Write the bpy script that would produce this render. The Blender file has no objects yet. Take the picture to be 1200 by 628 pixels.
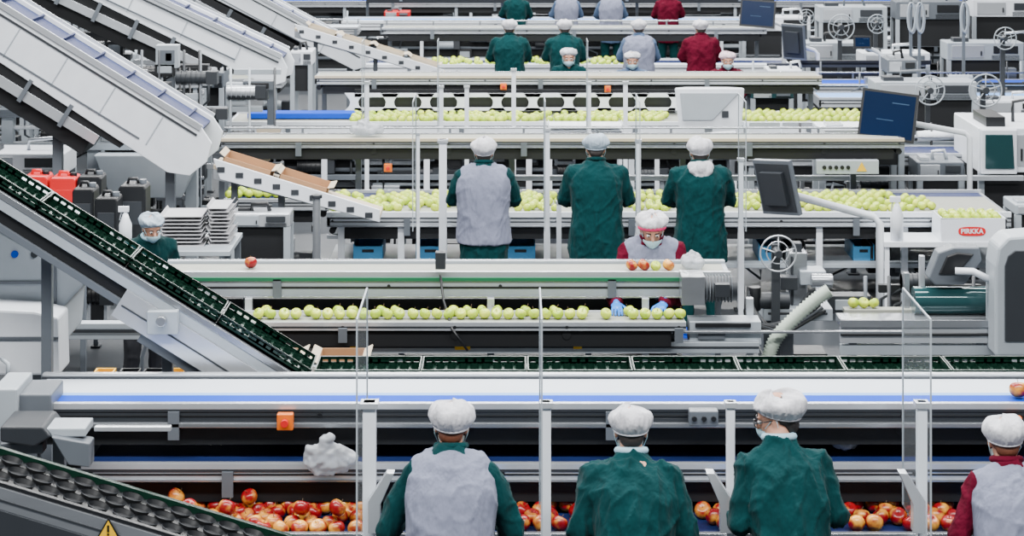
import bpy, bmesh, math, random
from mathutils import Vector, Matrix, noise
random.seed(7)
# ---------------- survey of the hall: eye height, lens, rows in metres -------------
F=2400.0; H=4.45; HZ=-188.0
def X(u,Y): return (u-600.0)*Y/F
def Z(v,Y): return H-(v-HZ)*Y/F
SC=bpy.context.scene; COL=SC.collection
cd=bpy.data.cameras.new('camera'); cam=bpy.data.objects.new('camera',cd); COL.objects.link(cam)
cam.location=(0,0,H); cam.rotation_euler=(math.pi/2,0,0)
cd.sensor_width=36; cd.lens=72; cd.shift_y=-(314-HZ)/1200.0; cd.clip_end=200
cd.dof.use_dof=True; cd.dof.focus_distance=13; cd.dof.aperture_fstop=8
SC.camera=cam
# ---------------- materials ------------------
def mat(name,c,rough=.5,metal=0.,var=.08,nscale=6.,bump=0.,bscale=40.,stretch=None,spec=.5,sheen=0.,bdist=.02):
    m=bpy.data.materials.new(name); m.use_nodes=True; nt=m.node_tree; N=nt.nodes; L=nt.links
    b=N['Principled BSDF']; b.inputs['Roughness'].default_value=rough; b.inputs['Metallic'].default_value=metal
    b.inputs['Specular IOR Level'].default_value=spec
    if sheen: b.inputs['Sheen Weight'].default_value=sheen
    tc=N.new('ShaderNodeTexCoord'); mp=N.new('ShaderNodeMapping'); L.new(tc.outputs['Object'],mp.inputs[0])
    if stretch: mp.inputs['Scale'].default_value=stretch
    n=N.new('ShaderNodeTexNoise'); n.inputs['Scale'].default_value=nscale; n.inputs['Detail'].default_value=4
    L.new(mp.outputs[0],n.inputs['Vector'])
    mx=N.new('ShaderNodeMix'); mx.data_type='RGBA'
    mx.inputs[6].default_value=(*[x*(1-var*1.6) for x in c],1); mx.inputs[7].default_value=(*[min(1,x*(1+var)) for x in c],1)
    L.new(n.outputs['Fac'],mx.inputs[0]); L.new(mx.outputs[2],b.inputs['Base Color'])
    if bump:
        n2=N.new('ShaderNodeTexNoise'); n2.inputs['Scale'].default_value=bscale; n2.inputs['Detail'].default_value=3
        L.new(mp.outputs[0],n2.inputs['Vector'])
        bp=N.new('ShaderNodeBump'); bp.inputs['Strength'].default_value=bump; bp.inputs['Distance'].default_value=bdist
        L.new(n2.outputs['Fac'],bp.inputs['Height']); L.new(bp.outputs[0],b.inputs['Normal'])
    return m
def applemat(name,c1,c2,lo,hi,ns=13):
    m=mat(name,c1,.28,0,.05); nt=m.node_tree;N=nt.nodes;L=nt.links;b=N['Principled BSDF']
    tc=N.new('ShaderNodeTexCoord'); oi=N.new('ShaderNodeObjectInfo'); ad=N.new('ShaderNodeVectorMath'); ad.operation='ADD'
    ml=N.new('ShaderNodeMath'); ml.operation='MULTIPLY'; ml.inputs[1].default_value=50; L.new(oi.outputs['Random'],ml.inputs[0])
    L.new(tc.outputs['Object'],ad.inputs[0]); L.new(ml.outputs[0],ad.inputs[1])
    n=N.new('ShaderNodeTexNoise'); n.inputs['Scale'].default_value=ns; n.inputs['Detail'].default_value=3; L.new(ad.outputs[0],n.inputs['Vector'])
    r=N.new('ShaderNodeValToRGB'); r.color_ramp.elements[0].position=lo; r.color_ramp.elements[1].position=hi
    r.color_ramp.elements[0].color=(*c1,1); r.color_ramp.elements[1].color=(*c2,1)
    L.new(n.outputs['Fac'],r.inputs[0]); L.new(r.outputs[0],b.inputs['Base Color']); return m
M={}
M['white']=mat('white_paint',(.72,.76,.82),.32)
M['steel']=mat('brushed_steel',(.34,.36,.39),.24,.7,.10,3,.05,60,(1,8,8))
M['silver']=mat('anodised_aluminium',(.55,.58,.62),.26,.5,.08,4)
M['grey']=mat('grey_paint',(.10,.115,.135),.45)
M['lgrey']=mat('light_grey_paint',(.33,.37,.41),.4)
M['dgrey']=mat('dark_grey_paint',(.020,.024,.030),.5)
M['black']=mat('black_plastic',(.004,.005,.007),.45)
M['shadowmetal']=mat('shaded_underframe_metal',(.005,.006,.008),.6,.2)  # near-black, so the shade beneath machines is in the colour
M['bwhite']=mat('white_belt',(.58,.63,.70),.8,0,.04,spec=.1)
M['bblue']=mat('blue_belt',(.005,.055,.46),.8,0,.06,spec=.1)
M['bpale']=mat('pale_blue_belt',(.20,.38,.74),.8,0,.04,spec=.1)
M['bluecrate']=mat('light_blue_plastic',(.05,.26,.50),.5)
M['navy']=mat('navy_belt',(.006,.016,.085),.6,0,.15,spec=.3)
M['bgrey']=mat('grey_belt',(.30,.31,.27),.6,0,.08,spec=.2)
M['crate']=mat('dark_green_plastic',(.001,.018,.010),.35)
M['green']=mat('green_enamel',(.01,.13,.06),.4)
M['coat']=mat('green_work_coat',(.0004,.031,.034),.9,0,.28,7,.9,9,(1,1,.45),.1,.03,.055)
M['coatd']=mat('dark_green_coat',(.0005,.022,.024),.9,0,.2,9,.7,10,(1,1,.5),.1,.05,.04)
M['trouser']=mat('green_trousers',(.001,.026,.028),.9,0,.2,9,.7,12,(1,1,.5),.1,0,.04)
M['dtrouser']=mat('dark_trousers',(.004,.005,.009),.85)
M['vest']=mat('grey_quilted_vest',(.175,.19,.265),.85,0,.12,9,.8,12,(1,1,.4),.15,.05,.04)
M['maroon']=mat('maroon_cloth',(.080,.0015,.013),.9,0,.2,9,.8,10,None,.1,0,.04)
M['bluegrey']=mat('blue_grey_cloth',(.05,.09,.17),.85,0,.12)
M['pink']=mat('pink_cloth',(.62,.02,.13),.8)
M['cap']=mat('white_hair_net',(.56,.56,.60),.8,0,.14,10,.7,22,(1,1,.6),.3,0,.025)
M['capblue']=mat('pale_blue_grey_hair_net',(.34,.42,.50),.8,0,.12,10,.6,24)
M['cappink']=mat('pale_pink_hair_net',(.66,.50,.55),.8,0,.08,20,.4,40)
M['skin']=mat('skin',(.48,.24,.16),.5,0,.06)
M['hairbrown']=mat('auburn_hair',(.12,.035,.015),.6,0,.2,60,.3,120,(6,6,1))
M['hairdark']=mat('dark_hair',(.014,.010,.009),.6,0,.2,60,.3,120,(6,6,1))
M['collar']=mat('pale_blue_collar',(.32,.50,.60),.8)
M['mask']=mat('pale_blue_mask',(.42,.64,.72),.8)
M['glove']=mat('blue_nitrile',(.01,.17,.62),.4)
M['card']=mat('cardboard',(.36,.20,.10),.85,0,.1)
M['cardl']=mat('light_cardboard',(.48,.41,.31),.85,0,.1)
M['red']=mat('red_plastic',(.60,.008,.012),.35)
M['yellow']=mat('yellow_plastic',(.80,.46,.01),.4)
M['orange']=mat('orange_box',(.70,.14,.005),.4)
M['hose']=mat('ribbed_grey_hose',(.38,.45,.38),.5)
M['pulp']=mat('grey_pulp_tray',(.42,.42,.44),.9)
M['eyew']=mat('eye_white',(.7,.7,.7),.3); M['iris']=mat('dark_iris',(.02,.012,.01),.2)
M['teal']=mat('teal_glass',(.015,.055,.06),.1,.2)
M['stem']=mat('apple_stem',(.10,.06,.03),.7)
M['logo']=mat('red_logo',(.62,.004,.01),.4)
M['screen']=mat('blue_screen',(.002,.011,.040),.2,0,.1,3,spec=.25)
M['screenpale']=mat('screen_text_glow',(.02,.06,.13),.3)
M['redapple']=applemat('red_apple_skin',(.25,.002,.006),(.78,.36,.04),.47,.66,12)
M['grnapple']=applemat('green_apple_skin',(.34,.50,.012),(.66,.74,.07),.38,.70)
M['floor']=mat('sealed_concrete',(.035,.04,.047),.35,0,.25,.6,.05,8)
M['wall']=mat('insulated_wall_panel',(.25,.28,.31),.5,0,.05,1)
def acry(name,col,f,dc):
    m=bpy.data.materials.new(name); m.use_nodes=True; nt=m.node_tree; N=nt.nodes; N.clear()
    o=N.new('ShaderNodeOutputMaterial'); t=N.new('ShaderNodeBsdfTransparent'); t.inputs[0].default_value=col
    g=N.new('ShaderNodeBsdfPrincipled'); g.inputs['Base Color'].default_value=dc; g.inputs['Roughness'].default_value=.3
    mx=N.new('ShaderNodeMixShader'); mx.inputs[0].default_value=f; nt.links.new(t.outputs[0],mx.inputs[1]); nt.links.new(g.outputs[0],mx.inputs[2]); nt.links.new(mx.outputs[0],o.inputs[0]); return m
M['acryl']=acry('clear_acrylic',(.97,.985,.99,1),.04,(.8,.85,.9,1))
M['bag']=acry('plastic_film_bag',(.9,.93,.95,1),.55,(.50,.52,.56,1))
# ---------------- mesh builder ------------------
class MB:
    def __init__(s): s.V=[];s.Fc=[];s.M=[];s.S=[];s.mats=[]
    def add(s,vs,fs,m,sm=False):
        if isinstance(m,str): m=M[m]
        if m not in s.mats: s.mats.append(m)
        i=s.mats.index(m); o=len(s.V); s.V+= [Vector(v) for v in vs]
        for f in fs: s.Fc.append([o+k for k in f]); s.M.append(i); s.S.append(sm)
        return s
    def box(s,x0,x1,y0,y1,z0,z1,m):
        v=[(x,y,z) for x in(x0,x1) for y in(y0,y1) for z in(z0,z1)]
        return s.add(v,[(0,1,3,2),(4,6,7,5),(0,4,5,1),(2,3,7,6),(0,2,6,4),(1,5,7,3)],m)
    def pb(s,u0,u1,v0,v1,Y,d,m): return s.box(X(u0,Y),X(u1,Y),Y,Y+d,Z(v1,Y),Z(v0,Y),m)
    def prism(s,pts,y0,y1,m):
        n=len(pts); v=[(x,y0,z) for x,z in pts]+[(x,y1,z) for x,z in pts]
        return s.add(v,[list(range(n)),list(range(2*n-1,n-1,-1))]+[(i,(i+1)%n,n+(i+1)%n,n+i) for i in range(n)],m)
    def pp(s,pts,Y,d,m): return s.prism([(X(a,Y),Z(b,Y)) for a,b in pts],Y,Y+d,m)
    def prismz(s,pts,z0,z1,m):
        n=len(pts); v=[(x,y,z0) for x,y in pts]+[(x,y,z1) for x,y in pts]
        return s.add(v,[list(range(n)),list(range(2*n-1,n-1,-1))]+[(i,(i+1)%n,n+(i+1)%n,n+i) for i in range(n)],m)
    def tube(s,pts,r,m,n=10,rr=None,caps=True):
        pts=[Vector(p) for p in pts]; K=len(pts); vs=[];fs=[]
        rs=rr if rr else [r]*K; prev=None
        for i,p in enumerate(pts):
            t=(pts[min(i+1,K-1)]-pts[max(i-1,0)]).normalized()
            if prev is None:
                a=Vector((0,0,1)) if abs(t.z)<.9 else Vector((1,0,0)); x=t.cross(a).normalized()
            else: x=(prev-t*prev.dot(t)).normalized()
            prev=x; y=t.cross(x)
            for k in range(n):
                a=2*math.pi*k/n; vs.append(p+x*math.cos(a)*rs[i]+y*math.sin(a)*rs[i])
        for i in range(K-1):
            for k in range(n): fs.append((i*n+k,i*n+(k+1)%n,(i+1)*n+(k+1)%n,(i+1)*n+k))
        s.add(vs,fs,m,True)
        if caps: s.add(vs[:n],[list(range(n))],m); s.add(vs[-n:],[list(range(n))],m)
        return s
    def cyl(s,a,b,r,m,n=16,r2=None): return s.tube([a,b],r,m,n,[r,r if r2 is None else r2])
    def ell(s,c,r,m,n=16,k=10,R=None):
        c=Vector(c); vs=[];fs=[]
        for j in range(k+1):
            t=math.pi*j/k
            for i in range(n):
                a=2*math.pi*i/n; p=Vector((r[0]*math.sin(t)*math.cos(a),r[1]*math.sin(t)*math.sin(a),r[2]*math.cos(t)))
                if R: p=R@p
                vs.append(c+p)
        for j in range(k):
            for i in range(n): fs.append((j*n+i,(j+1)*n+i,(j+1)*n+(i+1)%n,j*n+(i+1)%n))
        return s.add(vs,fs,m,True)
    def cap(s,a,b,ra,rb,m,n=14):
        a=Vector(a);b=Vector(b); s.tube([a,b],ra,m,n,[ra,rb]); s.ell(a,(ra,)*3,m,n,8); s.ell(b,(rb,)*3,m,n,8); return s
    def loft(s,secs,m,n=28,e=2.5):
        vs=[];fs=[]
        for c,w,d,up in secs:
            up=Vector(up).normalized(); x=Vector((1,0,0)); y=up.cross(x).normalized()
            for i in range(n):
                a=2*math.pi*i/n; ca,sa=math.cos(a),math.sin(a)
                q=(abs(ca)**e+abs(sa)**e)**(-1/e)
                vs.append(Vector(c)+x*w*ca*q+y*d*sa*q)
        K=len(secs)
        for i in range(K-1):
            for k in range(n): fs.append((i*n+k,i*n+(k+1)%n,(i+1)*n+(k+1)%n,(i+1)*n+k))
        fs.append(list(range(n))); fs.append(list(range((K-1)*n,K*n)))
        return s.add(vs,fs,m,True)
    def mesh(s,name,off=(0,0,0)):
        o=Vector(off); me=bpy.data.meshes.new(name); me.from_pydata([tuple(v-o) for v in s.V],[],s.Fc)
        for m in s.mats: me.materials.append(m)
        me.polygons.foreach_set('material_index',s.M); me.polygons.foreach_set('use_smooth',s.S)
        bm=bmesh.new(); bm.from_mesh(me); bmesh.ops.remove_doubles(bm,verts=bm.verts,dist=1e-5); bmesh.ops.recalc_face_normals(bm,faces=bm.faces); bm.to_mesh(me); bm.free(); me.update()
        return me
    def split(s):
        par={}
        def f(a):
            while par[a]!=a: par[a]=par[par[a]]; a=par[a]
            return a
        ids=[]
        for v in s.V:
            k=(round(v.x,4),round(v.y,4),round(v.z,4)); ids.append(k); par.setdefault(k,k)
        for fc in s.Fc:
            r0=f(ids[fc[0]])
            for i in fc[1:]: par[f(ids[i])]=r0
        out={}
        for fc,mi,sm in zip(s.Fc,s.M,s.S):
            q=out.setdefault(f(ids[fc[0]]),MB()); q.add([s.V[i] for i in fc],[list(range(len(fc)))],s.mats[mi],sm)
        return list(out.values())
def tag(o,label,cat,group=None,kind=None):
    o['label']=label; o['category']=cat
    if group: o['group']=group
    if kind: o['kind']=kind
def thing(name,label,cat,base=(0,0,0),group=None):
    o=bpy.data.objects.new(name,None); o.empty_display_size=.1; o.location=base; COL.objects.link(o); tag(o,label,cat,group); return o
def mkobj(me,name,parent=None,bevel=0,label=None):
    o=bpy.data.objects.new(name,me); COL.objects.link(o)
    if parent: o.parent=parent
    if bevel:
        b=o.modifiers.new('bevel','BEVEL'); b.width=bevel; b.segments=2; b.limit_method='ANGLE'; b.angle_limit=.6
    if label: o['label']=label
    return o
def wloc(o):
    l=Vector(o.location)
    while o.parent: o=o.parent; l+=Vector(o.location)
    return l
def part(mb,name,parent,bevel=.004,label=None):
    cs=[Vector(v) for v in mb.V]; c=Vector([ (min(v[i] for v in cs)+max(v[i] for v in cs))/2 for i in range(3)])
    o=mkobj(mb.mesh(name,c),name,parent,bevel,label); o.location=c-wloc(parent); return o
def parts(mb,name,parent,bevel=.004,label=None):
    for q in mb.split(): part(q,name,parent,bevel,label)
def solo(mb,name,label,cat,bevel=.004,group=None,kind=None):
    cs=mb.V; c=Vector([ (min(v[i] for v in cs)+max(v[i] for v in cs))/2 for i in range(3)]); c.z=min(v.z for v in cs)
    o=mkobj(mb.mesh(name,c),name,None,bevel); o.location=c; tag(o,label,cat,group,kind); return o
def remesh(mb,vox,name,it=4,disp=None):
    me=mb.mesh('t'); ob=bpy.data.objects.new('t',me); COL.objects.link(ob)
    r=ob.modifiers.new('r','REMESH'); r.mode='VOXEL'; r.voxel_size=vox; r.use_smooth_shade=True
    s=ob.modifiers.new('s','SMOOTH'); s.iterations=it; s.factor=.5
    dg=bpy.context.evaluated_depsgraph_get(); me2=bpy.data.meshes.new_from_object(ob.evaluated_get(dg))
    bpy.data.objects.remove(ob); bpy.data.meshes.remove(me); me2.name=name
    me2.materials.clear(); me2.materials.append(mb.mats[0])
    me2.polygons.foreach_set('material_index',[0]*len(me2.polygons))
    if disp:
        nn=[v.normal.copy() for v in me2.vertices]
        for v,n in zip(me2.vertices,nn): v.co=v.co+n*disp(v.co)
    me2.polygons.foreach_set('use_smooth',[True]*len(me2.polygons)); me2.update(); return me2
# ---------------- setting ------------------
solo(MB().box(-22,22,2,60,-.1,0,'floor'),'floor','smooth grey sealed concrete factory floor','floor',0,kind='structure')
solo(MB().box(-22,22,60,60.2,0,9,'wall'),'wall_back','pale insulated panel wall','wall',0,kind='structure')
solo(MB().box(-22.2,-22,2,60,0,9,'wall'),'wall_left','pale insulated panel wall','wall',0,kind='structure')
solo(MB().box(22,22.2,2,60,0,9,'wall'),'wall_right','pale insulated panel wall','wall',0,kind='structure')
w=bpy.data.worlds.new('w'); SC.world=w; w.use_nodes=True; bg=w.node_tree.nodes['Background']; bg.inputs[0].default_value=(.80,.90,1,1); bg.inputs[1].default_value=.17
for i,yy in enumerate((6,14,22,30,38,46)):
    ld=bpy.data.lights.new('overhead_lamp','AREA'); ld.shape='RECTANGLE'; ld.size=16; ld.size_y=1.2; ld.energy=3050; ld.color=(1,.995,.98)
    lo=bpy.data.objects.new('overhead_lamp',ld); lo.location=(0,yy,8.5); COL.objects.link(lo)
# ---------------- conveyors ------------------
def leg(root,x,y,z0,z1,w=.05,m='silver',foot=True):
    q=MB().box(x-w/2,x+w/2,y-w/2,y+w/2,z0+.02,z1,m)
    if foot: q.box(x-w,x+w,y-w,y+w,z0,z0+.02,'dgrey')
    return part(q,'leg',root,.003)
def deck(root,x0,x1,y0,y1,z,fh,mf,belts,name='conveyor_deck',lip=.012,mtop='silver',bh=None,under='shadowmetal',groove=True,guard=0,slabu=True,gapdark=0):
    q=MB(); t=.03
    q.box(x0,x1,y0,y0+t,z-fh,z-.02,mf); q.box(x0,x1,y0-.006,y0+t,z-.02,z+lip,mtop)
    if groove and fh>.07:
        q.box(x0,x1,y0-.003,y0,z-fh*.62,z-fh*.62+max(.010,fh*.10),'black'); q.box(x0,x1,y0-.012,y0,z-fh,z-fh+.012,'steel')
    q.box(x0,x1,y0-.004,y0,z-.034,z-.02,'dgrey')
    q.box(x0,x1,y1-t,y1,z-(bh or fh),z+lip,mf)
    q.box(x0,x0+t,y0,y1,z-fh,z,mf); q.box(x1-t,x1,y0,y1,z-fh,z,mf)
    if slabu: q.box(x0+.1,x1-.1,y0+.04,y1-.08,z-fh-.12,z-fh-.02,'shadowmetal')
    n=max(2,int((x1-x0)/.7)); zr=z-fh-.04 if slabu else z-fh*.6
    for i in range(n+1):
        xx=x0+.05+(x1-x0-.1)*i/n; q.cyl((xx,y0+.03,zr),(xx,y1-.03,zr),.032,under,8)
        q.cyl((xx,y0-.006,z-fh*.5),(xx,y0+.01,z-fh*.5),.013,'black',8)
        if i%3==1: q.box(xx-.03,xx+.03,y0-.02,y0,z-fh-(.08 if slabu else .0),z-.03,'grey')
    if guard:
        q.cyl((x0,y1+.01,z+guard),(x1,y1+.01,z+guard),.012,'steel',8)
        for i in range(n+1): xx=x0+.05+(x1-x0-.1)*i/n; q.box(xx-.012,xx+.012,y1,y1+.02,z-.02,z+guard,'grey')
    d=part(q,name,root,.003)
    for a,b_,m in belts: part(MB().box(x0+.03,x1-.03,a,b_,z-.03,z,m),'belt',d,.002)
    if gapdark:
        part(MB().box(x0+.15,x1-.15,y0+.3,y1-.08,.10,gapdark,'shadowmetal'),'gap_shade_box',root,.004)  # dark box added below the deck to blacken the gap, shade as colour
        q=MB().tube([(x0+.2,y0+.22,gapdark*.8),(x1-.2,y0+.22,gapdark*.8)],.03,'grey',8); part(q,'air_pipe',root,0)
        part(MB().tube([(x0+.2,y0+.2,gapdark*.45),(x1-.2,y0+.2,gapdark*.45)],.022,'lgrey',8),'air_pipe',root,0)
    return d
def estop(root,u,v,Y,s=.09):
    x,z=X(u,Y),Z(v,Y); q=MB().box(x-s/2,x+s/2,Y-.05,Y,z-s/2,z+s/2,'orange'); p=part(q,'emergency_stop_box',root,.005,'orange emergency stop box')
    part(MB().cyl((x,Y-.05,z),(x,Y-.08,z),s*.24,'red',14),'stop_button',p,.002,'red push button')
def junction(root,u0,u1,v0,v1,Y,m='grey',d=.08):
    p=part(MB().pb(u0,u1,v0,v1,Y-d,d,m),'junction_box',root,.006)
    z=Z((v0+v1)/2,Y-d)
    for k in range(3):
        x=X(u0+(u1-u0)*(k+.5)/3,Y-d); part(MB().cyl((x,Y-d,z),(x,Y-d-.012,z),.014,'black',10),'switch',p,.001,'black switch')
def clutter(root,x0,x1,y,z0,z1,n):
    for i in range(n):
        x=random.uniform(x0,x1); z=random.uniform(z0,z1); k=random.random(); m=random.choice(['grey','lgrey','dgrey','black','dgrey','steel','black','shadowmetal','silver','black'])
        if k<.35:
            w=random.uniform(.1,.35); h=random.uniform(.1,.3); q=MB().box(x-w/2,x+w/2,y,y+.15,z-h/2,z+h/2,m); q.box(x-w*.35,x+w*.35,y-.01,y,z-h*.3,z+h*.3,random.choice(['grey','black','lgrey'])); part(q,'junction_box',root,.006)
        elif k<.6:
            r=random.uniform(.05,.09); l=random.uniform(.2,.35); q=MB().cyl((x,y,z),(x+l,y,z),r,m,16)
            for j in range(6): q.cyl((x+l*j/6,y,z),(x+l*j/6+.008,y,z),r*1.12,m,16)
            q.box(x+l,x+l+.12,y-r,y+r,z-r,z+r,'dgrey'); part(q,'gear_motor',root,.003)
        elif k<.8:
            l=random.uniform(.6,2.2); q=MB().box(x,min(x+l,x1),y+.02,y+.07,z-.03,z+.03,random.choice(['silver','lgrey','dgrey','steel','black'])); part(q,'cable_tray',root,.003)
        else:
            x2=x+random.uniform(-.6,.6); q=MB().tube([(x,y,z1),(x,y,z),(x2,y+.05,z-.15),(x2,y+.05,z0)],.014,random.choice(['black','dgrey','lgrey','grey']),8); part(q,'cable_hose',root,0)
def openbin(x,y,z,w_,d,hh,m,name,label,cat,group):
    q=MB(); t=.01
    q.box(x-w_,x+w_,y,y+d,z,z+t,m); q.box(x-w_,x+w_,y,y+t,z,z+hh*.85,m); q.box(x-w_,x+w_,y+d-t,y+d,z,z+hh,m); q.box(x-w_,x-w_+t,y,y+d,z,z+hh,m); q.box(x+w_-t,x+w_,y,y+d,z,z+hh,m)
    q.box(x-w_*.4,x+w_*.4,y-.004,y,z+hh*.5,z+hh*.68,'black'); return solo(q,name,label,cat,.003,group)
# ---- Line A
A=thing('packing_line','stacked steel packing line with blue and white belts','conveyor',(0,11,0))
xa0,xa1=X(22,10.86),X(1240,10.86)
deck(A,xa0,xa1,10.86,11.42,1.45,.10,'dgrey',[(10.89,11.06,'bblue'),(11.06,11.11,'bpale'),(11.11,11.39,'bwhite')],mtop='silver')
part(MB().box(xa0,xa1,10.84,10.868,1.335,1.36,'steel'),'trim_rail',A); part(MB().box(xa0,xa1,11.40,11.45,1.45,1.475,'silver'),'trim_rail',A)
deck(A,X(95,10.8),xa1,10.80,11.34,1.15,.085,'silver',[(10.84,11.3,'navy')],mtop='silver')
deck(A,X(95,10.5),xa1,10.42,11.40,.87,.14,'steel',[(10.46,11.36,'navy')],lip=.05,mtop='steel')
for u in (110,433,640,856,1080,1225):
    x=X(u,11.45); leg(A,x,11.47,0,1.46,.06,'steel'); 
for u in (30,1232): leg(A,X(u,10.8),10.95,0,1.36,.06,'grey')
part(MB().pb(0,60,462,497,10.8,.3,'grey'),'end_housing',A,.01); part(MB().pb(-10,20,456,505,10.75,.35,'lgrey'),'end_housing',A,.01)
estop(A,335,492,10.83,.085); junction(A,808,842,482,499,10.83)
estop(A,1190,492,10.83,.05)
part(MB().box(X(60,11.3),xa1,11.36,11.4,1.2,1.34,'navy'),'back_panel',A); part(MB().box(X(60,11.3),xa1,11.405,11.44,.95,1.12,'shadowmetal'),'back_panel',A)
clutter(A,xa0+.2,xa1-.2,11.5,.2,1.1,10)
def frame_post(u,Y,vtop,w,label,brk=0,screen=None):
    x=X(u,Y); zt=Z(vtop,Y); r=thing('divider_screen' if screen else 'divider_post',label,'screen' if screen else 'post',(x,Y,0),'upright dividers between work stations')
    part(MB().box(x-w/2,x+w/2,Y-w/2,Y+w/2,.02,zt,'white').box(x-w,x+w,Y-w,Y+w,0,.02,'silver'),'upright',r,.004)
    part(MB().box(x-w*.7,x+w*.7,Y-w*.7,Y+w*.7,zt-.03,zt,'silver'),'clamp',r,.003)
    if brk:
        part(MB().prism([(x+.0,1.0),(x+.0,1.16),(x+brk*.09,1.30),(x+brk*.13,1.30),(x+brk*.06,1.14),(x+brk*.06,1.0)],Y-.1,Y-w/2,'silver'),'bracket',r,.003)
    if screen:
        y0,y1,z0,z1=screen; e=.008; xs=x-w/2-.003
        s_=part(MB().box(xs-.003,xs+.003,y0,y1,z0,z1,'acryl'),'acrylic_sheet',r,0,'clear acrylic sheet')
        for bx in ((y0-e,y0,z0,z1),(y1,y1+e,z0,z1),(y0,y1,z1,z1+e)): part(MB().box(xs-e/2,xs+e/2,*bx,'lgrey'),'edge_trim',s_,0)
    return r
for u,w_,bk in ((433,.066,1),(640,.048,0),(856,.042,-1),(1080,.05,-1)): frame_post(u,10.28,470,w_,'white steel post with clear acrylic sheet beside workers' if u!=856 else 'white steel post with bracket beside workers',bk,(9.92,10.62,1.0,2.12) if u!=856 else None)
# crate conveyor behind A
CR=thing('crate_conveyor','narrow steel conveyor with an inclined section carrying green crates','conveyor',(0,11.8,0))
zc=1.378
deck(CR,X(345,11.6),X(1250,11.6),11.56,11.96,zc,.09,'lgrey',[(11.6,11.92,'bgrey')],lip=.003)
for u in (380,620,860,1090,1235): leg(CR,X(u,11.95),11.92,0,1.3,.05,'grey')
ax,az=X(362,11.6),zc; bx_,bz=X(-90,11.6),Z(166,11.6)
dv=Vector((bx_-ax,0,bz-az)); Ls=dv.length; du=dv.normalized(); dn=Vector((-du.z,0,du.x)); 
if dn.z<0: dn=-dn
ang=math.atan2(du.z,-du.x)
def slab(p,L0,L1,n0,n1,y0,y1,m,q):
    pts=[]
    for l,n in ((L0,n0),(L1,n0),(L1,n1),(L0,n1)):
        w_=p+du*l+dn*n; pts.append((w_.x,w_.z))
    q.prism(pts,y0,y1,m)
P0=Vector((ax,0,az))
q=MB(); slab(P0,-.12,Ls,-.09,-.02,11.57,11.6,'lgrey',q); slab(P0,-.12,Ls,-.035,-.0,11.565,11.6,'steel',q); slab(P0,-.12,Ls,-.09,.0,11.93,11.96,'lgrey',q); slab(P0,-.12,Ls,-.17,-.09,11.60,11.92,'shadowmetal',q)
slab(P0,-.12,1.15,-.26,-.09,11.56,11.62,'silver',q); slab(P0,.0,.95,-.32,-.26,11.6,11.64,'grey',q); slab(P0,-.1,1.13,-.185,-.175,11.555,11.56,'dgrey',q)
slab(P0,1.15,Ls,-.2,-.16,11.58,11.62,'grey',q)
d=part(q,'inclined_deck',CR,.004)
q=MB(); slab(P0,-.1,Ls,-.05,-.004,11.6,11.92,'black',q); part(q,'belt',d,.002)
q=MB().pb(172,208,365,392,11.5,.15,'lgrey').cyl((X(190,11.5),11.45,Z(375,11.5)),(X(190,11.5),11.5,Z(375,11.5)),.03,'steel',14); part(q,'drive_bracket',CR,.006)
for u in (60,200): leg(CR,X(u,12.0),11.9,0,Z(205+u*.63+50,11.6)-.1,.06,'grey')
def crate_mesh():
    q=MB(); L,W,h,t=.299,.155,.062,.008; m='crate'
    q.box(-L,L,-W,W,0,.01,m)
    for i in range(9):
        for j in range(5):
            x=-L+.035+i*.066; y=-W+.03+j*.062; q.tube([(x,y,.01),(x,y,.024)],.026,m,8,None,False)
    for sy in (-1,1):
        y0,y1=sorted((sy*W,sy*(W-t))); q.box(-L,L,y0,y1,h-.018,h,m); q.box(-L,L,y0,y1,0,.03,m); q.box(-L,L,min(y0,y1)-.006*(sy<0),max(y0,y1)+.006*(sy>0),h-.006,h,m)
        for i in range(13): x=-L+.010+i*(2*L-.02)/12; q.box(x-.009,x+.009,y0,y1,.02,h-.01,m)
        q.box(-.09,.09,y0,y1,.02,.05,m)
    for sx in (-1,1):
        x0,x1=sorted((sx*L,sx*(L-t))); q.box(x0,x1,-W,W,h-.025,h,m); q.box(x0,x1,-W,W,0,.03,m)
        for i in range(8): y=-W+.008+i*(2*W-.016)/7; q.box(x0,x1,y-.007,y+.007,.02,h-.01,m)
    return q.mesh('crate')
CM=crate_mesh()
def crate(x,y,z,ry=0,label='dark green plastic fruit crate with slotted sides on conveyor'):
    o=mkobj(CM,'crate'); o.location=(x,y,z); o.rotation_euler=(0,ry,0); tag(o,label,'crate','dark green fruit crates'); return o
x=X(366,11.6)+.31
while x<X(1240,11.6): crate(x,11.77,zc+.003); x+=.604
i=.32
while i<Ls-.25:
    p=P0+du*i; crate(p.x,11.77,p.z+.002,ang,'dark green plastic fruit crate riding up the incline'); i+=.604
# front-left cupped belt incline
I2=thing('inclined_cup_conveyor','steel inclined conveyor with black cupped belt and warning sticker','conveyor',(-2,10,0))
p1=Vector((X(330,9.9),0,Z(655,9.9))); p2=Vector((X(-40,9.9),0,Z(543,9.9))); du=(p2-p1).normalized(); dn=Vector((-du.z,0,du.x)); dn=dn if dn.z>0 else -dn; L2=(p2-p1).length
yb1=10.15
q=MB(); slab(p1,-.3,L2,-.1,.0,9.73,9.76,'steel',q); slab(p1,-.3,L2,-.0,.02,9.74,9.77,'black',q); slab(p1,-.3,L2,-.1,.03,yb1,yb1+.03,'crate',q); slab(p1,-.3,L2,-.16,-.1,9.77,yb1,'shadowmetal',q)
slab(p1,-.3,L2,-.25,-.1,9.72,9.74,'dgrey',q); slab(p1,-.3,L2,-.06,-.05,9.725,9.73,'dgrey',q); slab(p1,-.3,L2,-.33,-.29,9.73,9.77,'silver',q); d=part(q,'inclined_deck',I2,.004)
q=MB(); slab(p1,-.3,L2,-.04,-.004,9.77,yb1,'black',q)
l=-.2
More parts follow.
